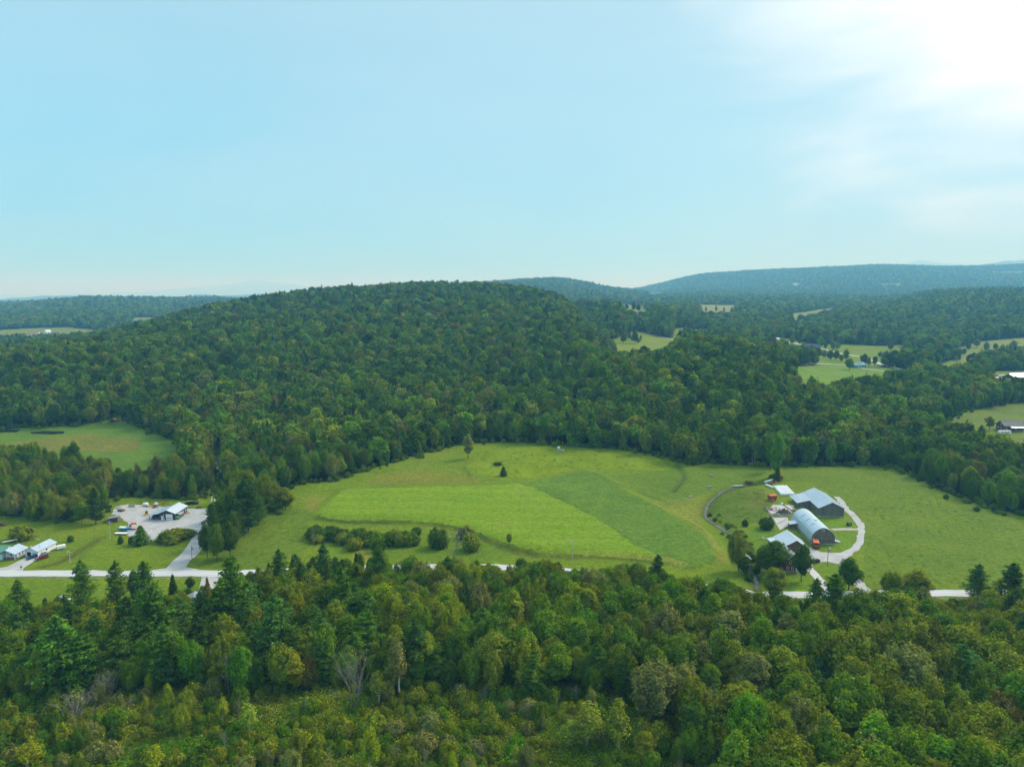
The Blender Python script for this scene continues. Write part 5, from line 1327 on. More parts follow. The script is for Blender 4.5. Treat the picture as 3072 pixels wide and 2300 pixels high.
mid('mid_feather', range(221, 225), lambda s: plume_np(s, 13, 3.9, 30, 34, .82, base=.14, wid=.17, dome=.5), 13, 'bark', .2)
mid('mid_pine', range(241, 244), lambda s: pine_np(s, 16, 3.9, 11, 5, 4, 5, 1.0, pw=.85), 16, 'bark', .2)
mid('mid_spruce', range(251, 253), lambda s: pine_np(s, 14, 2.6, 12, 5, 3, 5, .9, droop=.25, upt=.1, ragged=.18), 14, 'bark', .2)
mid('far_round', range(261, 266), lambda s: crown_np(s, 13, 5.0, 9, 15, 2.3, base=.2, rc=(.36, .5)), 13, 'bark', .3)
mid('far_pine', range(281, 283), lambda s: pine_np(s, 16, 3.6, 7, 4, 2, 4, 2.0), 16, 'bark', .3)
def weed(seed, H, R, n, leaf):
    r = np.random.default_rng(seed)
    p = r.normal(size=(n, 3)) * np.array([R, R, H * .28]) + np.array([0, 0, H * .5]); p[:, 2] = p[:, 2].clip(.03, None)
    V, F = leaves(p, r.normal(size=(n, 3)) * .5 + np.array([0, 0, .8]), leaf, r); return finish_leaves('weed', V, F, leaf_shades(n, r, .25))
STOCK['weed'] = [(weed(s, .9, .8, 120, .19), 1.0) for s in range(301, 305)]

# ------------------------------------------------------------------ scattering woods as one object
proto_col = {}
def scatter(name, rows, label=None):
    """rows: (mesh key index list) -> one object of kind stuff that carries every plant at its own spot"""
    keys = sorted({(r[0], r[1]) for r in rows}); idx = {k: i for i, k in enumerate(keys)}
    c = bpy.data.collections.new(name + '_forms')
    for i, k in enumerate(keys):
        o = bpy.data.objects.new('form_%03d' % i, STOCK[k[0]][k[1]][0]); c.objects.link(o)
    pos = np.array([r[2] for r in rows], np.float32)
    me = bpy.data.meshes.new(name); me.vertices.add(len(rows)); me.vertices.foreach_set('co', pos.ravel())
    a = me.attributes.new('form', 'INT', 'POINT'); a.data.foreach_set('value', np.array([idx[(r[0], r[1])] for r in rows], np.int32))
    a = me.attributes.new('turn', 'FLOAT_VECTOR', 'POINT'); t = np.zeros((len(rows), 3), np.float32); t[:, 2] = [r[3] for r in rows]; a.data.foreach_set('vector', t.ravel())
    a = me.attributes.new('size', 'FLOAT_VECTOR', 'POINT'); a.data.foreach_set('vector', np.array([r[4] for r in rows], np.float32).ravel())
    point_attr(me, 'tint', np.array([r[5] for r in rows]))
    g = bpy.data.node_groups.new(name + '_scatter', 'GeometryNodeTree')
    g.interface.new_socket('Geometry', in_out='INPUT', socket_type='NodeSocketGeometry'); g.interface.new_socket('Geometry', in_out='OUTPUT', socket_type='NodeSocketGeometry')
    N, L = g.nodes, g.links
    gi, go = N.new('NodeGroupInput'), N.new('NodeGroupOutput')
    ip = N.new('GeometryNodeInstanceOnPoints'); ci = N.new('GeometryNodeCollectionInfo')
    ci.inputs['Collection'].default_value = c; ci.inputs['Separate Children'].default_value = True; ci.inputs['Reset Children'].default_value = True
    def na(n, dt):
        q = N.new('GeometryNodeInputNamedAttribute'); q.data_type = dt; q.inputs['Name'].default_value = n; return q.outputs['Attribute']
    L.new(gi.outputs[0], ip.inputs['Points']); L.new(ci.outputs[0], ip.inputs['Instance']); ip.inputs['Pick Instance'].default_value = True
    L.new(na('form', 'INT'), ip.inputs['Instance Index'])
    er = N.new('FunctionNodeEulerToRotation'); L.new(na('turn', 'FLOAT_VECTOR'), er.inputs[0]); L.new(er.outputs[0], ip.inputs['Rotation'])
    L.new(na('size', 'FLOAT_VECTOR'), ip.inputs['Scale']); L.new(ip.outputs[0], go.inputs[0])
    o = link(name, me); o.modifiers.new('scatter', 'NODES').node_group = g
    tag(o, label, None, None, 'stuff')
    return o

# what the camera's side of the land can see
_vt = np.linspace(-1.0, 1.0, 401); _vy = np.concatenate([np.arange(100, 600, 4), 600 * 1.006 ** np.arange(0, 480)])
_vx, _vyy = np.meshgrid(_vt, _vy, indexing='ij')
_vh = HT((_vx * _vyy).ravel(), _vyy.ravel()).reshape(_vx.shape)
_sl = (_vh + np.where(_vyy > 520, 6, 0) - CAM_H) / _vyy
_mx = np.maximum.accumulate(_sl, 1)
def seen(x, y, z, h, slack=.004):
    i = np.clip(np.round((x / y + 1.0) / 2 * 400).astype(int), 0, 400); j = np.clip(np.searchsorted(_vy, y) - 2, 0, len(_vy) - 1)
    return (z + h - CAM_H) / y > _mx[i, j] - slack
CLR_BB = [(p, np.array(p).min(0), np.array(p).max(0)) for p in CLEAR]
def clear_of_fields(x, y, pad=0.0):
    ok = np.ones(x.shape, bool)
    for p, lo, hi in CLR_BB:
        k = np.nonzero((x > lo[0]) & (x < hi[0]) & (y > lo[1]) & (y < hi[1]))[0]
        if len(k): ok[k[inside(x[k], y[k], p)]] = False
    return ok
def jgrid(y0, y1, s, tmax=.86, jit=.42):
    w = y1 * tmax + 10
    x, y = np.meshgrid(np.arange(-w, w, s), np.arange(y0, y1, s * .93)); x = x.ravel(); y = y.ravel()
    x = x + rng.uniform(-jit, jit, len(x)) * s; y = y + rng.uniform(-jit, jit, len(y)) * s
    k = np.abs(x) < y * tmax + 12
    return x[k], y[k]
TINT = dict(
    olive=(.196, .246, .016), green=(.134, .240, .012), dark=(.078, .146, .013), yellow=(.262, .328, .010), bright=(.125, .275, .010),
    grey=(.205, .230, .055), pine=(.095, .200, .018), bluepine=(.078, .172, .030), darkpine=(.054, .116, .014), rust=(.22, .18, .03), birch=(.24, .31, .03), gold=(.27, .275, .012))
COLOUR_WORD = dict(olive='olive', green='mid green', dark='dark green', yellow='yellow-green', bright='bright green', grey='greyish', pine='green', bluepine='blue-green', darkpine='dark', rust='rusty brown', birch='pale green', gold='golden')
def tinted(k, v=.12):
    c = np.array(TINT[k]); f = rng.normal(1, v); return tuple((c * f * (1 + rng.normal(0, .03, 3))).clip(.01, .4))
FG_Y = [p for p in ROAD]
def road_y(x): return float(np.interp(x, [p[0] for p in ROAD], [p[1] for p in ROAD]))
woods, far_woods = [], []
def hill(y0, y1, s, forms, out, sc):
    x, y = jgrid(y0, y1, s)
    z = HT(x, y)
    k = seen(x, y, z, 15) & clear_of_fields(x, y)
    x, y, z = x[k], y[k], z[k]
    big = vnoise(x, y + 3000, 130); med = vnoise(x + 500, y, 55)
    left = np.clip((-x / y + .1) / .5, 0, 1)
    for i in range(len(x)):
        q = rng.random(); b = big[i] * .6 + med[i] * .4
        near = (y[i] < 620) 
        con = q < (.045 + .42 * max(0, b - .52) * 2.0) * (1 if not near else .8)
        if con:
            f = forms[1][rng.integers(len(forms[1]))]; t = tinted(['pine', 'darkpine', 'bluepine', 'darkpine'][rng.integers(4)])
        else:
            f = forms[0][rng.integers(len(forms[0]))]
            w = rng.random() + .35 * (med[i] - .5) + .28 * max(0, (650 - y[i]) / 250) * (.4 + left[i])
            name = 'dark' if w < .34 else 'green' if w < .80 else 'olive' if w < 1.08 else 'grey' if w < 1.16 else 'olive'
            e = rng.random()
            if e < .006: name = 'rust'
            elif e < .016: name = 'yellow'
            t = tuple(np.array(tinted(name, .12)) * np.array([.94, .95, .95]) * (.70 + .58 * rng.random()))
        g = sc * rng.uniform(.62, 1.28) * (.9 + .25 * med[i]) * (.80 if con else 1); H = STOCK[f][0][1]
        out.append((f, int(rng.integers(len(STOCK[f]))), (x[i], y[i], z[i] - .2), rng.uniform(0, 6.28), (g * rng.uniform(.85, 1.15), g * rng.uniform(.85, 1.15), g * rng.uniform(.9, 1.15)), t))
hill(268, 430, 6.8, (['round', 'feather', 'feather', 'spire'], ['pine', 'spruce']), woods, 1.12)
hill(430, 620, 7.4, (['mid_round', 'mid_feather', 'mid_feather'], ['mid_pine', 'mid_spruce']), woods, 1.26)
hill(620, 1000, 8.4, (['mid_round', 'mid_feather'], ['mid_pine', 'mid_spruce']), woods, 1.3)
hill(1000, 1700, 9.6, (['mid_round', 'mid_round', 'mid_feather'], ['mid_pine']), woods, 1.36)
hill(1700, 2700, 10, (['far_round'], ['far_pine']), far_woods, 1.25)
hill(2700, 7700, 19, (['far_round'], ['far_pine']), far_woods, 1.6)

# brush along the wood edges
edge = []
for pg in (OPEN, LEFT_MEADOW, HOUSE_FIELD):
    L = smooth_line(pg[:len(pg) - len(ROAD) - 1] if pg is OPEN else pg + pg[:1], 3.0)
    for (ex, ey) in L:
        if ey < 275 or abs(ex) > ey * .9: continue
        for _ in range(2):
            x, y = ex + rng.normal() * 3, ey + rng.normal() * 2.5 + 1.5
            g = rng.uniform(.35, .95)
            edge.append(('bush', int(rng.integers(4)), (x, y, H1(x, y) - .1), rng.uniform(0, 6.28), (g, g, g * rng.uniform(.7, 1.2)), tinted(['green', 'olive', 'dark', 'green'][rng.integers(4)])))
woods += edge

# ------------------------------------------------------------------ single trees: a thing each, with trunk and crown
TREES = []
def base_for(u, vb): return P(u, vb)
def single(kind, form, u, vb, vt, tint, label=None, width=None, group=None, xy=None, h=None):
    x, y = xy if xy else P(u, vb)
    z = H1(x, y)
    H = h if h else max(1.0, zray(vt, y) - z)
    TREES.append(dict(kind=kind, form=form, x=x, y=y, z=z, H=H, tint=tint, label=label, width=width, group=group))
NOUN = dict(broadleaf_tree='leafy tree', pine_tree='pine', spruce_tree='spruce', birch_tree='birch', dead_tree='bare tree', shrub='shrub')
CATEGORY = dict(broadleaf_tree='broadleaf tree', pine_tree='pine tree', spruce_tree='spruce tree', birch_tree='birch tree', dead_tree='dead tree', shrub='shrub')
def plant(t):
    fl = FORMS[t['form']]; i = t.get('var', None)
    i = int(rng.integers(len(fl))) if i is None else i
    tr, cr, H, R = fl[i % len(fl)]
    s = t['H'] / H
    w = (t['width'] / (2 * R)) if t['width'] else s * t.get('fat', 1.0) * rng.uniform(.88, 1.12)
    root = empty(t['kind'], (t['x'], t['y'], t['z'] - .15), rng.uniform(0, 6.28), t['label'], CATEGORY[t['kind']], t['group'])
    root.scale = (w, w, s)
    link('trunk', tr, root)
    c = link('crown', cr, root); c['tint'] = [float(v) for v in tinted(t['tint'], .10)]
    return root

B, PN, SPR, BI, DD, SH = 'broadleaf_tree', 'pine_tree', 'spruce_tree', 'birch_tree', 'dead_tree', 'shrub'
# trees one can point to: kind, form, column, base row, top row, tint, label, width
for a in [
    (B,'column',1405,1376,1297,'grey','oval greyish tree standing alone in front of the meadow\'s treeline',7.0),
    (SPR,'spruce',1510,1427,1398,'dark','small dark evergreen alone in the rough upper meadow',4.6),
    (SH,'bush',1494,1395,1384,'dark','low dark shrub just above the small meadow evergreen',6.0),
    (B,'round',857,1530,1458,'olive','single olive tree with bare trunk at the meadow\'s left corner',9.0),
    (B,'round',820,1535,1490,'green','small bushy tree just left of the meadow\'s corner tree',6.0),
    (PN,'pine',745,1592,1428,'darkpine','tallest dark pine of the clump beside the driveway',14),
    (PN,'pine',662,1596,1470,'pine','slim green pine at the left of the driveway clump',9.5),
    (PN,'pine',707,1612,1490,'darkpine','dark pine in the middle of the driveway clump',11.0),
    (PN,'pine',640,1640,1512,'darkpine','dark pine standing nearest the driveway in its clump',9.0), (PN,'pine',725,1575,1455,'darkpine','dark pine right behind the driveway clump\'s tallest pine',10.0), (PN,'pine',682,1580,1478,'bluepine','blue-green pine at the back of the driveway clump',9.0),
    (B,'round',622,1672,1566,'dark','dark round tree nearest the driveway in the pine clump',7.5),
    (B,'round',652,1684,1562,'green','bushy green tree at the foot of the driveway pine clump',8.0),
    (B,'round',690,1672,1560,'dark','dark leafy tree on the right foot of the driveway clump',9.0),
    (B,'feather',700,1640,1530,'dark','dark leafy tree filling the centre of the driveway clump',8.0),
    (B,'feather',664,1560,1490,'olive','olive tree behind the driveway pine clump beside the jeep track',6.0),
    (PN,'pine',775,1570,1478,'pine','green pine right of the tallest driveway pine',7.5),
    (DD,'dead',1362,1678,1580,'grey','big forked bare elm with grey limbs above the roadside',13.0),
    (SH,'bush',1312,1640,1575,'dark','dark rounded shrub just left of the bare elm',10.0),
    (SH,'bush',1412,1652,1600,'olive','olive shrub at the right foot of the bare elm',9.0),
    (SH,'bush',1398,1612,1574,'grey','greyish shrub behind the right side of the bare elm',8.0),
    (B,'column',1528,1634,1593,'olive','lone thin sapling on the mown field\'s lower edge',2.6),
    (DD,'dead',945,1640,1575,'grey','pale leafless bush at the left end of the thicket hedge',5.0),
    (PN,'pine',288,1572,1462,'darkpine','dark pine beside the small log woodshed',9.0),
    (SPR,'spruce',424,1632,1576,'pine','small pine beside the gravel yard\'s lower corner',7.4),
    (SH,'bush',362,1630,1604,'darkpine','small dark conical bush left of the yard\'s small pine',2.6),
    (SH,'bush',393,1632,1607,'dark','narrow dark bush next to the yard\'s small pine',2.2),
    (SH,'bush',66,1620,1575,'olive','big spreading shrub on the lawn behind the green-roofed house',12.0),
    (SH,'bush',210,1625,1604,'dark','small dark bush alone in the grass behind the long garage',3.0),
    (SH,'bush',528,1616,1582,'olive','broad low mound of shrubs beside the gravel yard',15.0),
    (SH,'bush',560,1606,1586,'green','right end of the low shrub mound beside the yard',9.0),
    (SH,'bush',500,1622,1592,'dark','left end of the low shrub mound beside the yard',8.0),
    (B,'feather',100,1560,1480,'olive','olive tree at the back of the left lawn',9.0),
    (B,'round',175,1566,1478,'olive','roundish olive tree behind the left lawn',10.0),
    (B,'round',245,1568,1500,'green','green tree left of the woodshed pine',8.0),
    (B,'feather',40,1550,1470,'grey','greyish tree at the left end of the back lawn',10.0),
    (B,'round',225,1425,1318,'dark','dark round tree standing out in front of the left meadow',10.0),
    (B,'round',270,1272,1215,'olive','yellowish olive tree at the head of the left meadow',11.0),
    # the big farm trees
    (B,'feather',2216,1712,1585,'olive','olive tree leaning over the stream left of the farmhouse maple',8.5),
    (B,'round',2232,1720,1660,'dark','dark low tree beside the stream below the grassy bank',7.0),
    (B,'round',2320,1716,1616,'dark','broad dark maple hiding the farmhouse roof',13.0),
    (B,'round',2300,1720,1640,'dark','dark tree at the left side of the broad farmhouse maple',11.0),
    (B,'round',2404,1744,1625,'dark','dark oval maple with bare trunk on the farmhouse lawn',7.6),
    (B,'round',2322,1800,1696,'olive','rounded yellow-olive tree between the farmhouse and the road',10.0),
    (B,'round',2546,1768,1664,'dark','dark leafy tree right of the farm drive entrance',9.6),
    (SH,'bush',2303,1585,1545,'dark','dark round shrub beside the concrete feedlot',8.0),
    (SH,'bush',2237,1578,1556,'dark','small dark bush on the bank beside the stream',3.4),
    (B,'feather',2676,1796,1704,'olive','dark olive tree at the pasture\'s road edge',8.0),
    (B,'round',2745,1798,1706,'olive','bushy olive tree right of the pasture\'s road-edge tree',11.0),
    (B,'round',2662,1786,1712,'green','small green tree left of the pasture\'s road-edge trees',5.5),
    (PN,'pine',2930,1800,1692,'bluepine','blue-green pine at the pasture\'s far right road edge',9.0),
    (PN,'pine',3030,1830,1690,'darkpine','tall dark pine in the right corner above the road',11.0),
    (B,'column',2328,1432,1286,'bright','tall bright green poplar at the head of the stream',9.0),
    (B,'column',2310,1412,1300,'green','narrow green tree close left of the bright poplar',6.0),
    (SPR,'spruce',2332,1444,1398,'dark','dark evergreen at the stream head below the bright poplar',5.0),
    (SH,'bush',2318,1436,1420,'dark','dark bush beside the row of white bales',7.0),
    (BI,'birch',2258,1392,1306,'birch','tall bare white birch trunk against the dark treeline',4.0),
    (BI,'birch',2263,1392,1312,'birch','second white birch trunk close to the first',4.0),
    (B,'column',2968,1290,1245,'olive','narrow olive tree left of the brown timber house',7.0),
    (B,'round',1905,1032,988,'dark','dark tree alone in the small hillside clearing',12.0),
    # foreground pines and other marked trees
    (PN,'pine',252,1832,1680,'pine',None,8.5), (PN,'pine',356,1850,1683,'pine',None,7.5), (PN,'pine',440,1856,1684,'pine',None,9.5),
    (B,'round',404,1800,1706,'dark','small dark tree beside the road among the left pines',5.0), (SPR,'spruce',523,1820,1724,'darkpine',None,4.5),
    (SPR,'spruce',625,1810,1732,'rust','thin brownish spruce beside the lower drive',3.4),
    (B,'round',571,1768,1728,'dark','small round dark tree on the lawn below the road',4.2),
    (PN,'pine',702,1905,1664,'pine','tall green pine rising over the road right of the lower drive',12.5), (PN,'pine',660,1930,1760,'pine',None,10.0),
    (PN,'pine',185,2075,1848,'pine','large layered green pine low in the left wood',14.0), (PN,'pine',20,2010,1900,'pine',None,11.0),
    (PN,'pine',832,2020,1785,'bluepine','large blue-green pine with drooping layers in the left wood',13.5),
    (PN,'pine',470,1985,1760,'pine','broad tall pine in the middle of the left wood',14.0), (PN,'pine',545,1960,1790,'pine',None,11.0), (PN,'pine',390,1970,1790,'darkpine',None,10.0),
    (PN,'pine',975,1800,1632,'bluepine',None,8.5), (PN,'pine',842,1800,1648,'bluepine',None,8.5), (PN,'pine',1138,1810,1636,'pine',None,10.0), (PN,'pine',905,1840,1690,'darkpine',None,8.5),
    (PN,'pine',1030,1900,1700,'pine',None,10.0), (PN,'pine',1245,2045,1850,'bluepine','blue-green pine among leafy trees in the middle wood',9.0), (B,'column',1260,2050,1960,'bright',None,5.0),
    (PN,'pine',1970,1800,1664,'darkpine','dark pine standing over the road below the crop field',8.0),
    (PN,'pine',2500,1860,1722,'pine','green pine below the farm drive entrance',11.0), (PN,'pine',2620,1880,1770,'olive','brownish pine low beside the road below the right pasture',8.5), (PN,'pine',2445,1850,1735,'pine',None,7.0),
    (PN,'pine',2880,2110,1935,'bluepine','pale blue-green pine crown rising in the lower right wood',12.0), (PN,'pine',3060,2020,1850,'darkpine',None,10.0), (PN,'pine',2960,1850,1760,'darkpine',None,8.0), (PN,'pine',3040,1900,1770,'darkpine',None,9.0),
    (PN,'pine',60,1850,1740,'pine',None,8.0), (SPR,'spruce',810,1790,1690,'darkpine',None,5.0), (PN,'pine',1225,1830,1730,'darkpine',None,8.0),
    (PN,'pine',140,1960,1850,'darkpine',None,9.0), (PN,'pine',600,2000,1850,'darkpine',None,10.0), (PN,'pine',300,1930,1800,'pine',None,10.0),
    (DD,'dead',1065,2120,1910,'grey','cluster of tall bare grey stems in the middle wood',8.5), (DD,'dead',688,2085,1960,'birch','thin leafless grey tree in the left wood',6.0),
    (DD,'dead',610,1930,1838,'grey','bare fan-shaped tree below the lower drive',7.0), (DD,'dead',215,2180,2060,'grey','bare twiggy tree low on the left',9.0),
    (BI,'birch',1200,2090,1900,'grey',None,6.5), (BI,'birch',1135,2110,1990,'birch',None,5.0), (BI,'birch',1440,2050,1950,'olive',None,5.0),
    (BI,'birch',1855,2245,2080,'birch','pale birch with straight white trunk near the bottom right thicket',6.5), (BI,'birch',1760,2240,2095,'birch',None,8.0),
    (BI,'birch',1715,2240,2145,'birch','small pale tree with white forked limbs near the bottom',6.5),
    (BI,'birch',1105,2320,2170,'yellow',None,5.0), (BI,'birch',470,2310,2225,'yellow',None,5.0), (BI,'birch',750,2200,2090,'birch',None,5.0), (BI,'birch',90,2310,2205,'yellow',None,6.0),
    (B,'column',1590,2050,1910,'bright','vivid green narrow tree in the middle wood',6.0), (B,'round',1440,1900,1865,'gold',None,5.0), (B,'column',890,2075,1945,'gold','golden-green autumn tree in the left wood',6.5),
    (B,'feather',570,2060,1915,'bright','bright green tree standing before the dark left pines',8.0),
    (B,'feather',1950,2150,1975,'grey','very broad greyish olive tree in the lower middle wood',14.5), (B,'feather',2540,2090,1880,'olive',None,15.0), (B,'feather',2700,2110,1905,'grey','wide greyish feathery tree in the right wood',15.0),
    (B,'feather',2240,2300,2065,'bright','tall bright green tree at the bottom edge',11.0), (B,'round',2830,2000,1830,'green',None,12.0), (B,'round',2990,2040,1845,'green',None,12.0),
    (DD,'dead',3022,2310,2200,'grey','bare forked snag in the bottom right corner',6.0), (DD,'dead',2760,2310,2200,'grey',None,6.0), (DD,'dead',330,2090,1990,'grey',None,5.0),
    (DD,'dead',715,2160,2080,'grey',None,4.0), (DD,'dead',1100,1850,1755,'birch',None,5.0), (DD,'dead',1250,2040,1985,'grey',None,3.5), (BI,'birch',2020,1790,1720,'grey',None,4.0),
]:
    single(*a)
# field trees and roadside trees in the country beyond the wooded shoulder
def beyond(zone, uv, H, forms=('round', 'feather'), tints=('green', 'dark', 'olive')):
    for i, (u, v) in enumerate(uv):
        x, y = P(u, v); TREES.append(dict(kind=B if forms[0] != 'pine' else PN, form=forms[i % len(forms)], x=x, y=y, z=H1(x, y), H=H * rng.uniform(.75, 1.2), tint=tints[i % len(tints)], label=None, width=None, group='trees in the fields beyond the wooded shoulder', zone=zone))
beyond('along the country road before the dark-roofed house', [(2388,1062),(2402,1068),(2420,1066),(2438,1072),(2455,1076),(2472,1074),(2490,1082),(2508,1080),(2524,1086)], 15)
beyond('around the teal house', [(2538,1084),(2592,1096),(2606,1100),(2548,1110),(2624,1100)], 17, ('column', 'round'))
beyond('behind the dark-roofed timber house', [(2462,1044),(2476,1048),(2498,1052),(2512,1050),(2398,1036),(2372,1034)], 17, ('round', 'column', 'feather'))
beyond('in the green field right of the teal house', [(2640,1074),(2662,1082),(2680,1088),(2655,1096),(2690,1100),(2672,1052)], 14)
beyond('in the pale far-right field', [(2872,1046),(2905,1050),(2930,1042),(2960,1056),(2985,1050),(3010,1058),(3040,1050),(2890,1066)], 14)
beyond('in the small hillside clearing', [(1888,1020),(1896,1026),(1915,1030),(1922,1024),(1870,1030)], 13, ('round', 'column'))
beyond('before the pale field below the blue ridge', [(2118,934),(2148,934),(2172,938),(2195,936)], 16, ('pine', 'pine'), ('darkpine',))
beyond('beside the houses on the far plateau', [(1880,930),(1900,934),(1915,936),(1945,946),(1955,942),(1850,926)], 20, ('round', 'feather'), ('dark', 'green'))
# thicket hedge under the mown field
for i in range(46):
    f = i / 45; u = 938 + 312 * f + rng.normal() * 8; vb = 1606 + 26 * math.sin(f * 2.6) + rng.normal() * 9
    single(SH, 'bush', u, vb, vb - rng.uniform(22, 42), ['dark','green','dark','olive','dark'][i % 5], None, rng.uniform(5.5, 9.0), 'shrubs of the thicket hedge')
    TREES[-1]['zone'] = 'in the thicket hedge under the mown field'
# brush along the stream
for i, (x, y) in enumerate(smooth_line(STREAM[7:12], 3.2)):
    for q in range(2):
        TREES.append(dict(kind=SH, form='bush', x=x + 2.6 + abs(rng.normal()) * 2.4, y=y + rng.normal() * 1.5, z=H1(x, y) + .2, H=rng.uniform(.9, 2.6), tint=['green','dark','olive'][(i + q) % 3], label=None, width=None, group='bushes along the stream bank', zone='on the stream bank below the pasture'))

for i, (x, y) in enumerate(smooth_line(STREAM[10:14], 4.0)):
    for sgn in (-1, 1):
        TREES.append(dict(kind=SH, form='bush', x=x + sgn * (1.4 + abs(rng.normal()) * 1.4), y=y + rng.normal() * 1.5, z=H1(x, y) + .2, H=rng.uniform(1.6, 4.0), tint=['green','dark','grey'][(i + sgn) % 3], label=None, width=None, group='bushes along the lower stream', zone='over the lower stream left of the farmhouse'))
# ---- the wood in front of the road
ENV = [(-400,1830),(0,1795),(640,1780),(720,1712),(800,1672),(1150,1668),(1500,1676),(1700,1684),(1980,1706),(2120,1722),(2230,1752),(2330,1775),(2370,1806),(2480,1806),(2530,1768),(2620,1760),(2790,1765),(2815,1802),(2890,1802),(2950,1765),(3072,1755),(3500,1770)]
gx_, gy_ = jgrid(92, 262, 5.0, .9)
cand = []
taken = [(t['x'], t['y'], (t['width'] or 5) * .30) for t in TREES if t['y'] < 262]
tx = np.array([t[0] for t in taken]); ty = np.array([t[1] for t in taken]); tr_ = np.array([t[2] for t in taken])
okc = clear_of_fields(gx_, gy_); gz_ = HT(gx_, gy_)
roofs_below = [(P(540, 1785), 9), (P(415, 1785), 6), (P(212, 1800), 6)]
for x, y, z, ok in zip(gx_, gy_, gz_, okc):
    if not ok or y > road_y(x) - 6.5: continue
    if (np.hypot(tx - x, ty - y) < tr_).any() or any(math.hypot(x - a[0], y - a[1]) < r or (abs(x - a[0]) < r * .7 and 0 < a[1] - y < 26) for a, r in roofs_below): continue
    u, v = to_px(x, y, z)
    n1 = vnoise(x, y, 28); n2 = vnoise(x + 300, y, 13); q = rng.random()
    marsh = v > 2085 + 50 * (n1 - .5) + 60 * max(0, (u - 1500) / 600) + (400 if u > 2060 + 80 * (n2 - .5) else 0)
    leftw = u < 1150 - 150 * n1
    if marsh:
        if n2 < .20 or (n1 < .26 and n2 < .45): continue                    # weedy openings
        if q < .78:
            k, f, H = SH, 'bush', rng.uniform(2.4, 5.6); t = ['olive','olive','green','dark','grey','olive'][rng.integers(6)]
        elif q < .86: k, f, H = B, 'feather', rng.uniform(5, 8); t = ['olive','green','grey'][rng.integers(3)]
        elif q < .93: k, f, H = BI, 'birch', rng.uniform(5, 9); t = ['birch','yellow','grey'][rng.integers(3)]
        else: k, f, H = DD, 'dead', rng.uniform(3.5, 7); t = 'grey'
    elif leftw and q < .30:
        k, f, H = (PN, 'pine', rng.uniform(10, 18)) if q < .26 else (SPR, 'spruce', rng.uniform(8, 14)); t = ['pine','darkpine','pine','bluepine'][rng.integers(4)]
    elif not leftw and q < .035:
        k, f, H = PN, 'pine', rng.uniform(10, 15); t = ['pine','bluepine'][rng.integers(2)]
    elif q > .975: k, f, H = DD, 'dead', rng.uniform(7, 11); t = 'grey'
    elif q > .945: k, f, H = BI, 'birch', rng.uniform(8, 12); t = ['birch','olive','grey'][rng.integers(3)]
    elif q > .88: k, f, H = SH, 'bush', rng.uniform(2.5, 4.5); t = ['olive','dark','green'][rng.integers(3)]
    else:
        k, f, H = B, ['round','feather','feather','spire','feather','column'][rng.integers(6)], rng.uniform(7.5, 16.5) * (1.0 + .12 * (u > 2000))
        w = .55 * rng.random() + .45 * n1
        t = 'dark' if w < .24 else 'green' if w < .48 else 'olive' if w < .68 else 'yellow' if (w < .74 and 900 < u < 2000) else 'grey' if w > .74 else 'olive'
        if leftw: t = ['dark','olive','olive','green'][rng.integers(4)]
        e = rng.random()
        if e < .03: t = 'bright'
        elif e < .033: t = 'rust'
    lim = zray(np.interp(u, [e[0] for e in ENV], [e[1] for e in ENV]) + 56 * vnoise(x + 50, y, 9) - 24 + abs(rng.normal()) * 6, y) - z
    if H > lim:
        H = lim
        if H < 1.2: H = rng.uniform(1.0, 2.0); k, f = SH, 'bush'
        elif H < 4.5 and k not in (DD, BI): k, f = SH, 'bush'
    cand.append(dict(kind=k, form=f, x=float(x), y=float(y), z=float(z), H=float(H), tint=t, label=None, width=None, group=None, fat=1.12 if k == B else 1.0))
# the ones that show largest become things, the rest go into the mass
limits = {B: 285, PN: 285, SPR: 285, BI: 285, DD: 285, SH: 285}
have = {}
for t in TREES: have[t['kind']] = have.get(t['kind'], 0) + 1
def shows(t):
    u, v = to_px(t['x'], t['y'], t['z'] + t['H'] * .6); ut, vt_ = to_px(t['x'], t['y'], t['z'] + t['H'])
    if u < -30 or u > 3102 or vt_ > 2285: return 0
    return t['H'] / t['y'] * (1.3 if t['kind'] == B else 1)
cand.sort(key=shows, reverse=True)
for t in cand:
    if shows(t) > 0 and have.get(t['kind'], 0) < limits[t['kind']]:
        have[t['kind']] = have.get(t['kind'], 0) + 1; TREES.append(t)
    else:
        f = {'dead': 'birch'}.get(t['form'], t['form'])
        g = t['H'] / FORMS[f][0][2]
        woods.append((f, int(rng.integers(len(STOCK[f]))), (t['x'], t['y'], t['z'] - .15), rng.uniform(0, 6.28), (g * t.get('fat', 1), g * t.get('fat', 1), g), tinted(t['tint'])))
# low growth under the front wood and over the marsh
low = []
ux, uy = jgrid(95, 258, 2.3, .88)
uz = HT(ux, uy); okc = clear_of_fields(ux, uy)
for x, y, z, ok in zip(ux, uy, uz, okc):
    if not ok or y > road_y(x) - 4.5: continue
    u, v = to_px(x, y, z); n = vnoise(x, y, 17)
    g = rng.uniform(.5, 1.5)
    if v > 2050 and u < 2150: tn = 'yellow' if n > .72 else 'bright' if n < .2 else 'olive' if n < .4 else 'green'
    else:
        tn = 'dark' if n < .5 else 'green'
    if rng.random() < .42: low.append(('bush', int(rng.integers(4)), (x, y, z - .1), rng.uniform(0, 6.28), (g * .48, g * .48, g * .46), tinted(tn)))
    else:
        tt = np.array(tinted(tn, .25)) * (1.1 if tn == 'yellow' else 1)
        low.append(('weed', int(rng.integers(4)), (x, y, z), rng.uniform(0, 6.28), (1.5 * g, 1.5 * g, g), tuple(tt)))
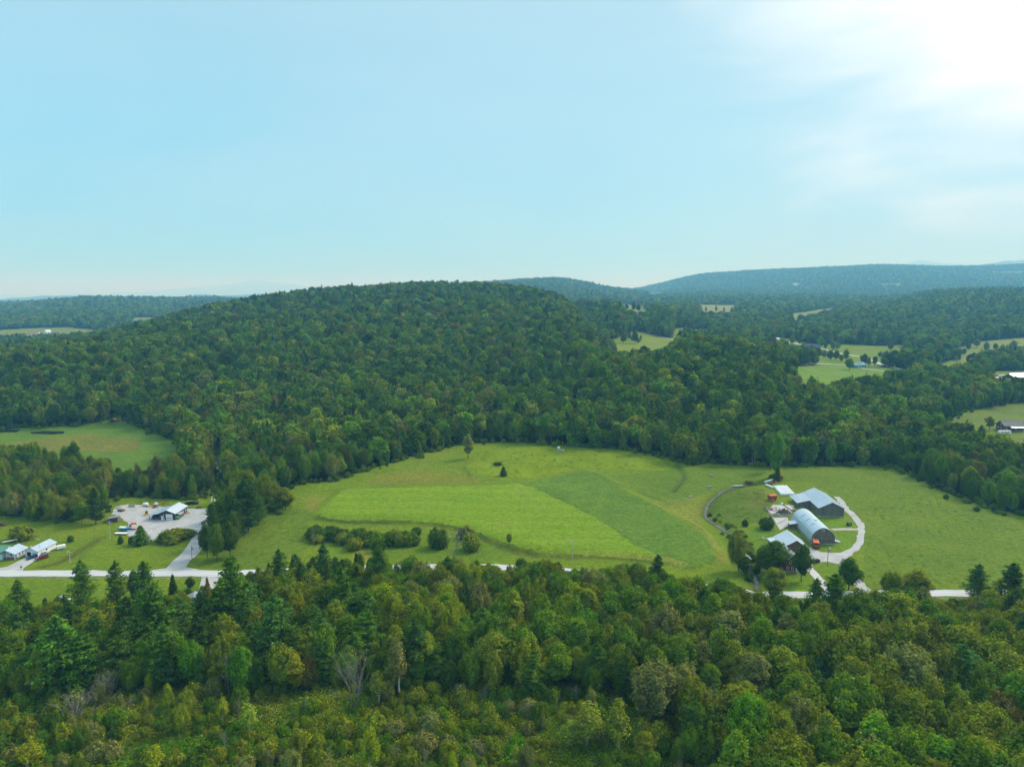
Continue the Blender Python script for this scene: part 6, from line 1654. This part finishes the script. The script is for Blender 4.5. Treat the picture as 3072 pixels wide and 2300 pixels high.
# coarse weeds in the unmown meadows
for pg, s, tn, gg in ((poly((1390,1345),(1500,1332),(1700,1340),(1850,1352),(1980,1372),(2030,1395),(1990,1412),(1900,1408),(1760,1405),(1600,1432),(1500,1440),(1420,1420)), 2.6, 'yellow', .55),
                      (poly((2130,1500),(2200,1462),(2290,1470),(2310,1520),(2300,1560),(2190,1580),(2130,1550)), 2.2, 'green', .5),
                      (poly((600,1700),(700,1560),(850,1500),(940,1545),(920,1650),(760,1712)), 3.2, 'green', .5),
                      (poly((2590,1400),(2680,1404),(2900,1505),(3072,1550),(3072,1770),(2600,1770),(2590,1640),(2580,1500)), 3.4, 'green', .4)):
    a_ = np.array(pg); lo, hi = a_.min(0), a_.max(0)
    x, y = np.meshgrid(np.arange(lo[0], hi[0], s), np.arange(lo[1], hi[1], s)); x = x.ravel() + rng.normal(size=x.size) * s * .4; y = y.ravel() + rng.normal(size=y.size) * s * .4
    k = inside(x, y, pg) & (vnoise(x, y, 9) > .42); x, y = x[k], y[k]; z = HT(x, y)
    for i in range(len(x)):
        g = gg * rng.uniform(.5, 1.3); c = np.array(TINT['yellow' if tn == 'yellow' and rng.random() < .6 else 'green']) * rng.uniform(1.0, 1.5)
        low.append(('weed', int(rng.integers(4)), (x[i], y[i], z[i] - .05), rng.uniform(0, 6.28), (g * 1.4, g * 1.4, g), tuple(c)))
scatter('forest', woods)
scatter('forest', far_woods)
scatter('undergrowth', low)

# ---- labels: look first, then where it stands
ANCH = [(150,'below the green-roofed house'),(320,'below the white garage'),(500,'below the gravel yard'),(680,'below the driveway fork'),(860,'below the driveway pines'),(1080,'below the thicket hedge'),(1290,'below the mown field'),(1440,'below the bare elm'),(1620,'below the lone sapling'),(1830,'below the field pole'),(2050,'below the crop field'),(2230,'below the stream'),(2400,'below the red farmhouse'),(2560,'below the farm drive'),(2760,'below the right pasture'),(2930,'below the pasture edge'),(9999,'in the right corner')]
def lab(t):
    u, v = to_px(t['x'], t['y'], t['z'])
    size = 'big' if t['H'] / t['y'] > (.030 if t['kind'] == SH else .066) else 'small' if t['H'] / t['y'] < (.017 if t['kind'] == SH else .045) else ''
    shape = {'feather': 'feathery', 'column': 'narrow', 'spire': 'pointed', 'round': 'round'}.get(t['form'], '')
    zone = t.get('zone')
    if not zone:
        row = 'by the road' if v < 1850 else 'second belt' if v < 1960 else 'mid-wood' if v < 2085 else 'lower wood' if v < 2220 else 'bottom edge'
        zone = row + ', ' + next(s for m_, s in ANCH if u < m_)
    tone = '' if t['kind'] == DD else COLOUR_WORD[t['tint']]
    return ' '.join(x for x in (size, tone, shape, NOUN[t['kind']]) if x) + (' ' if t.get('zone') else ', ') + zone
GROUP = dict(broadleaf_tree='leafy trees of the wood below the road', pine_tree='pines of the wood below the road', spruce_tree='spruces of the wood below the road', birch_tree='birches of the wood below the road', dead_tree='bare trees of the wood below the road', shrub='shrubs of the marsh below the road')
byl = {}
for t in TREES:
    if not t['group'] and t['y'] < 262: t['group'] = GROUP[t['kind']]
    if not t['label']: byl.setdefault(lab(t), []).append(t)
ORD = ['leftmost', 'second', 'third', 'fourth', 'fifth', 'sixth', 'seventh', 'eighth', 'ninth', 'tenth', 'eleventh', 'twelfth', 'thirteenth', 'fourteenth', 'fifteenth', 'sixteenth', 'seventeenth', 'eighteenth', 'nineteenth', 'twentieth', 'twenty-first', 'twenty-second', 'twenty-third', 'twenty-fourth']
for l, ts_ in byl.items():
    ts_.sort(key=lambda t: t['x'] / t['y'])
    n = len(ts_)
    for i, t in enumerate(ts_):
        if n == 1: t['label'] = l
        elif i == 0: t['label'] = l + ', leftmost'
        elif i == n - 1: t['label'] = l + ', rightmost'
        else: t['label'] = l + ', %s from left' % (ORD[min(i, 23)])
for t in TREES: plant(t)
